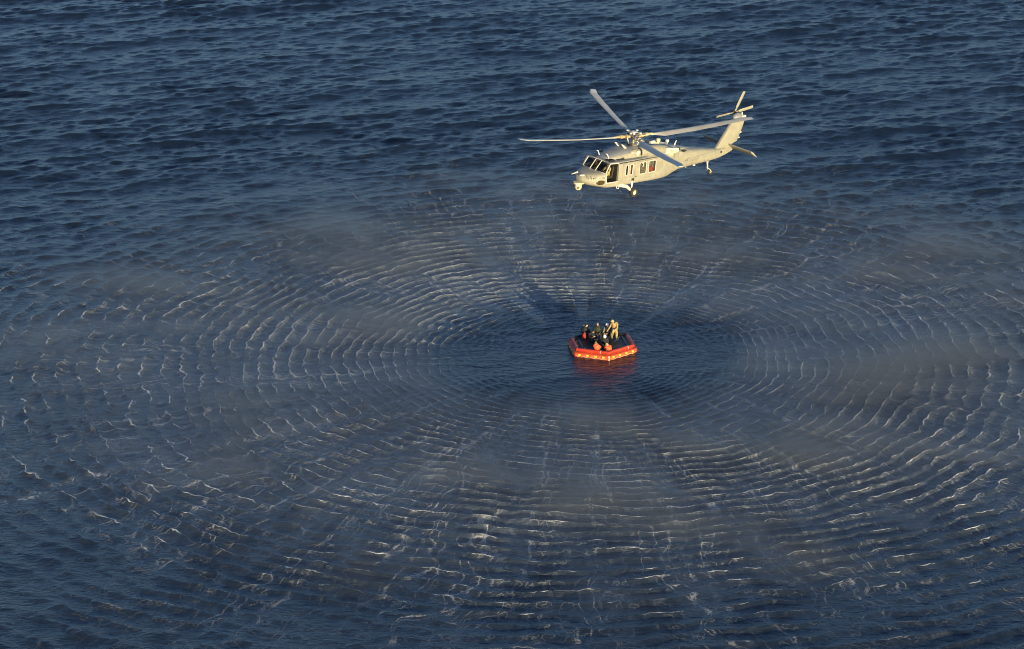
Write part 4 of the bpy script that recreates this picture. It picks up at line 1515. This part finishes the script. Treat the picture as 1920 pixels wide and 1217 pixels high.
# leftmost, dark suit, looking across the raft
person('person in a dark suit with pale shoulder strap at the left rear of the raft', seated(.02, 2.05, .60, math.radians(-35), .30, .46, armf=.34, armz=-.30),
       (DARKCLOTH, DARKCLOTH, BOOT, SKIN, SKIN), (.65, -.75, -.15), GRP, hair=HAIR, vest=DARKCLOTH, bulk=1.28,
       extras=[('shoulder_strap', 'tube', [(.02, 1.98, .98), (.0, 2.0, 1.12), (.04, 2.12, 1.19), (.10, 2.2, 1.10)], .035, ROPE)])
# middle rear, facing the camera
person('person in a dark suit and grey cap sitting upright at the rear of the raft', seated(.98, 2.10, .60, math.radians(-88), .05, .46, armf=.26, armz=-.36),
       (GREENCLOTH, DARKCLOTH, BOOT, SKIN, SKIN), (.05, -1, .02), GRP, hair=CAP, vest=GREENCLOTH, bulk=1.28)
# white helmet, bent forward
person('person in a white helmet bending forward beside the standing camouflaged person', seated(1.74, 2.10, .66, math.radians(-110), .35, .46, armf=.34, armz=-.30),
       (GREENCLOTH, DARKCLOTH, BOOT, SKIN, SKIN), (-.1, -1, -.35), GRP, helmet=HELMETW, vest=DARKCLOTH, bulk=1.28,
       extras=[('pale_sleeve', 'tube', [(1.50, 1.95, 1.06), (1.42, 1.75, .92), (1.36, 1.62, .78)], [.07, .065, .05], CAP)])
# camouflaged, standing bent to the left
bx, by, bz = 2.12, 1.42, .38
J = {'pelvis': (bx + .06, by + .05, bz + .66), 'belly': (bx + .06, by + .02, bz + .84), 'chest': (bx + .01, by - .02, bz + 1.06), 'neck': (bx - .06, by - .05, bz + 1.24), 'skull': (bx - .10, by - .07, bz + 1.31),
     'shL': (bx + .20, by - .10, bz + 1.15), 'shR': (bx - .18, by + .02, bz + 1.15), 'elL': (bx + .22, by - .30, bz + .93), 'elR': (bx - .32, by - .08, bz + .92), 'wrL': (bx - .02, by - .38, bz + .83), 'wrR': (bx - .44, by - .26, bz + .80),
     'hipL': (bx + .15, by + .02, bz + .64), 'hipR': (bx - .04, by + .06, bz + .64), 'knL': (bx + .18, by - .20, bz + .36), 'knR': (bx - .16, by - .18, bz + .34), 'anL': (bx + .16, by + .02, bz + .07), 'anR': (bx - .14, by + .04, bz + .07),
     'toeL': (bx + .16, by - .15, bz + .04), 'toeR': (bx - .18, by - .13, bz + .04)}
person('person in tan camouflage and tan helmet standing bent over in the raft', J, (CAMO, CAMO, BOOT, SKIN, SKIN), (-.55, -.8, -.35), GRP, helmet=HELMETT, bulk=1.30,
       extras=[('pack', 'ball', (bx + .14, by + .14, bz + 1.04), (.16, .13, .22), TAN), ('knee_pouch', 'ball', (bx - .17, by - .20, bz + .40), (.095, .09, .17), OLIVE),
               ('red_patch', 'ball', (bx - .10, by - .17, bz + 1.08), (.06, .03, .09), REDCLOTH)])
# dark, sitting low in the middle with bare forearms
person('person in dark clothing with bare forearms sitting low in the middle of the raft', seated(.52, 1.38, .46, math.radians(-60), .38, .52, armf=.36, armz=-.25, drop=.44),
       (DARKCLOTH, DARKCLOTH, BOOT, SKIN, SKIN), (.5, -.8, -.6), GRP, hair=HAIR, vest=DARKCLOTH, bulk=1.28,
       extras=[('pale_sleeve', 'tube', [(.46, .98, .66), (.62, .96, .70), (.80, 1.02, .77)], [.035, .04, .04], SKIN)])
# white helmet in the middle
person('person in dark clothing and white helmet sitting behind the two orange vests', seated(1.46, .42, .46, math.radians(-95), .45, .50, armf=.30, armz=-.28, drop=.42),
       (DARKCLOTH, DARKCLOTH, BOOT, SKIN, SKIN), (.2, -.9, -.5), GRP, helmet=HELMETW, vest=DARKCLOTH, bulk=1.28)
# orange vests by the front edge, backs to the camera
person('person in an orange life vest and olive cap slumped low by the front edge', seated(.93, -.78, .42, math.radians(80), -.45, .50, armf=.30, armz=-.22, tilt=.15, drop=.44),
       (VEST, DARKCLOTH, BOOT, SKIN, SKIN), (.15, .95, .1), GRP, hair=OLIVE, vest=VEST, bulk=1.05)
person('person in an orange life vest with tan hood beside the front corner of the raft', seated(1.76, -.92, .42, math.radians(105), -.40, .50, armf=.30, armz=-.25, tilt=.45, drop=.44),
       (VEST, DARKCLOTH, BOOT, SKIN, TAN), (-.7, .6, -.1), GRP, hair=TAN, vest=VEST, bulk=1.05)

# loose things in the raft
bm = new()
add_tube(bm, [(0, 0, 0), (0, 0, .05), (.02, -.02, .28), (.04, -.03, .40), (.05, -.03, .46)], [.10, .15, .15, .10, .04], 14)
b = tag(obj('dry_bag', bm, REDCLOTH, None, True, (.04, 1.62, .38)), 'red bag standing beside the leftmost person', 'bag')
bm = new(); add_box(bm, (0, 0, .10), (.30, .20, .20), Matrix.Rotation(.5, 3, 'Z'), .03)
b = tag(obj('equipment_case', bm, RAFTGREY, None, True, (1.60, -1.05, .38)), 'small grey case on the deck at the front corner', 'case')

# the pilot in the open cockpit doorway, and the co-pilot behind the glass
def heli_pt(p):
    return heli_hub + HM @ Vector(p)
def pilot(y, label, top):
    J = seated(2.62, y, -2.02, 0.0, -.05, .44, .08, armf=.26, armz=-.22, drop=.34)
    J = {k: heli_pt(v) for k, v in J.items()}
    fw = HM @ Vector((1, .15, -.05))
    return person(label, J, (top, top, BOOT, OLIVE, SKIN), fw, 'pilots in the cockpit', helmet=HELMETT if y > 0 else HELMETW, base=heli_pt((2.62, y, -2.4)))
pilot(.56, 'pilot in tan camouflage sitting in the open left doorway of the helicopter', CAMO)
pilot(-.56, 'pilot in a pale helmet behind the windscreen on the far side', OLIVE)
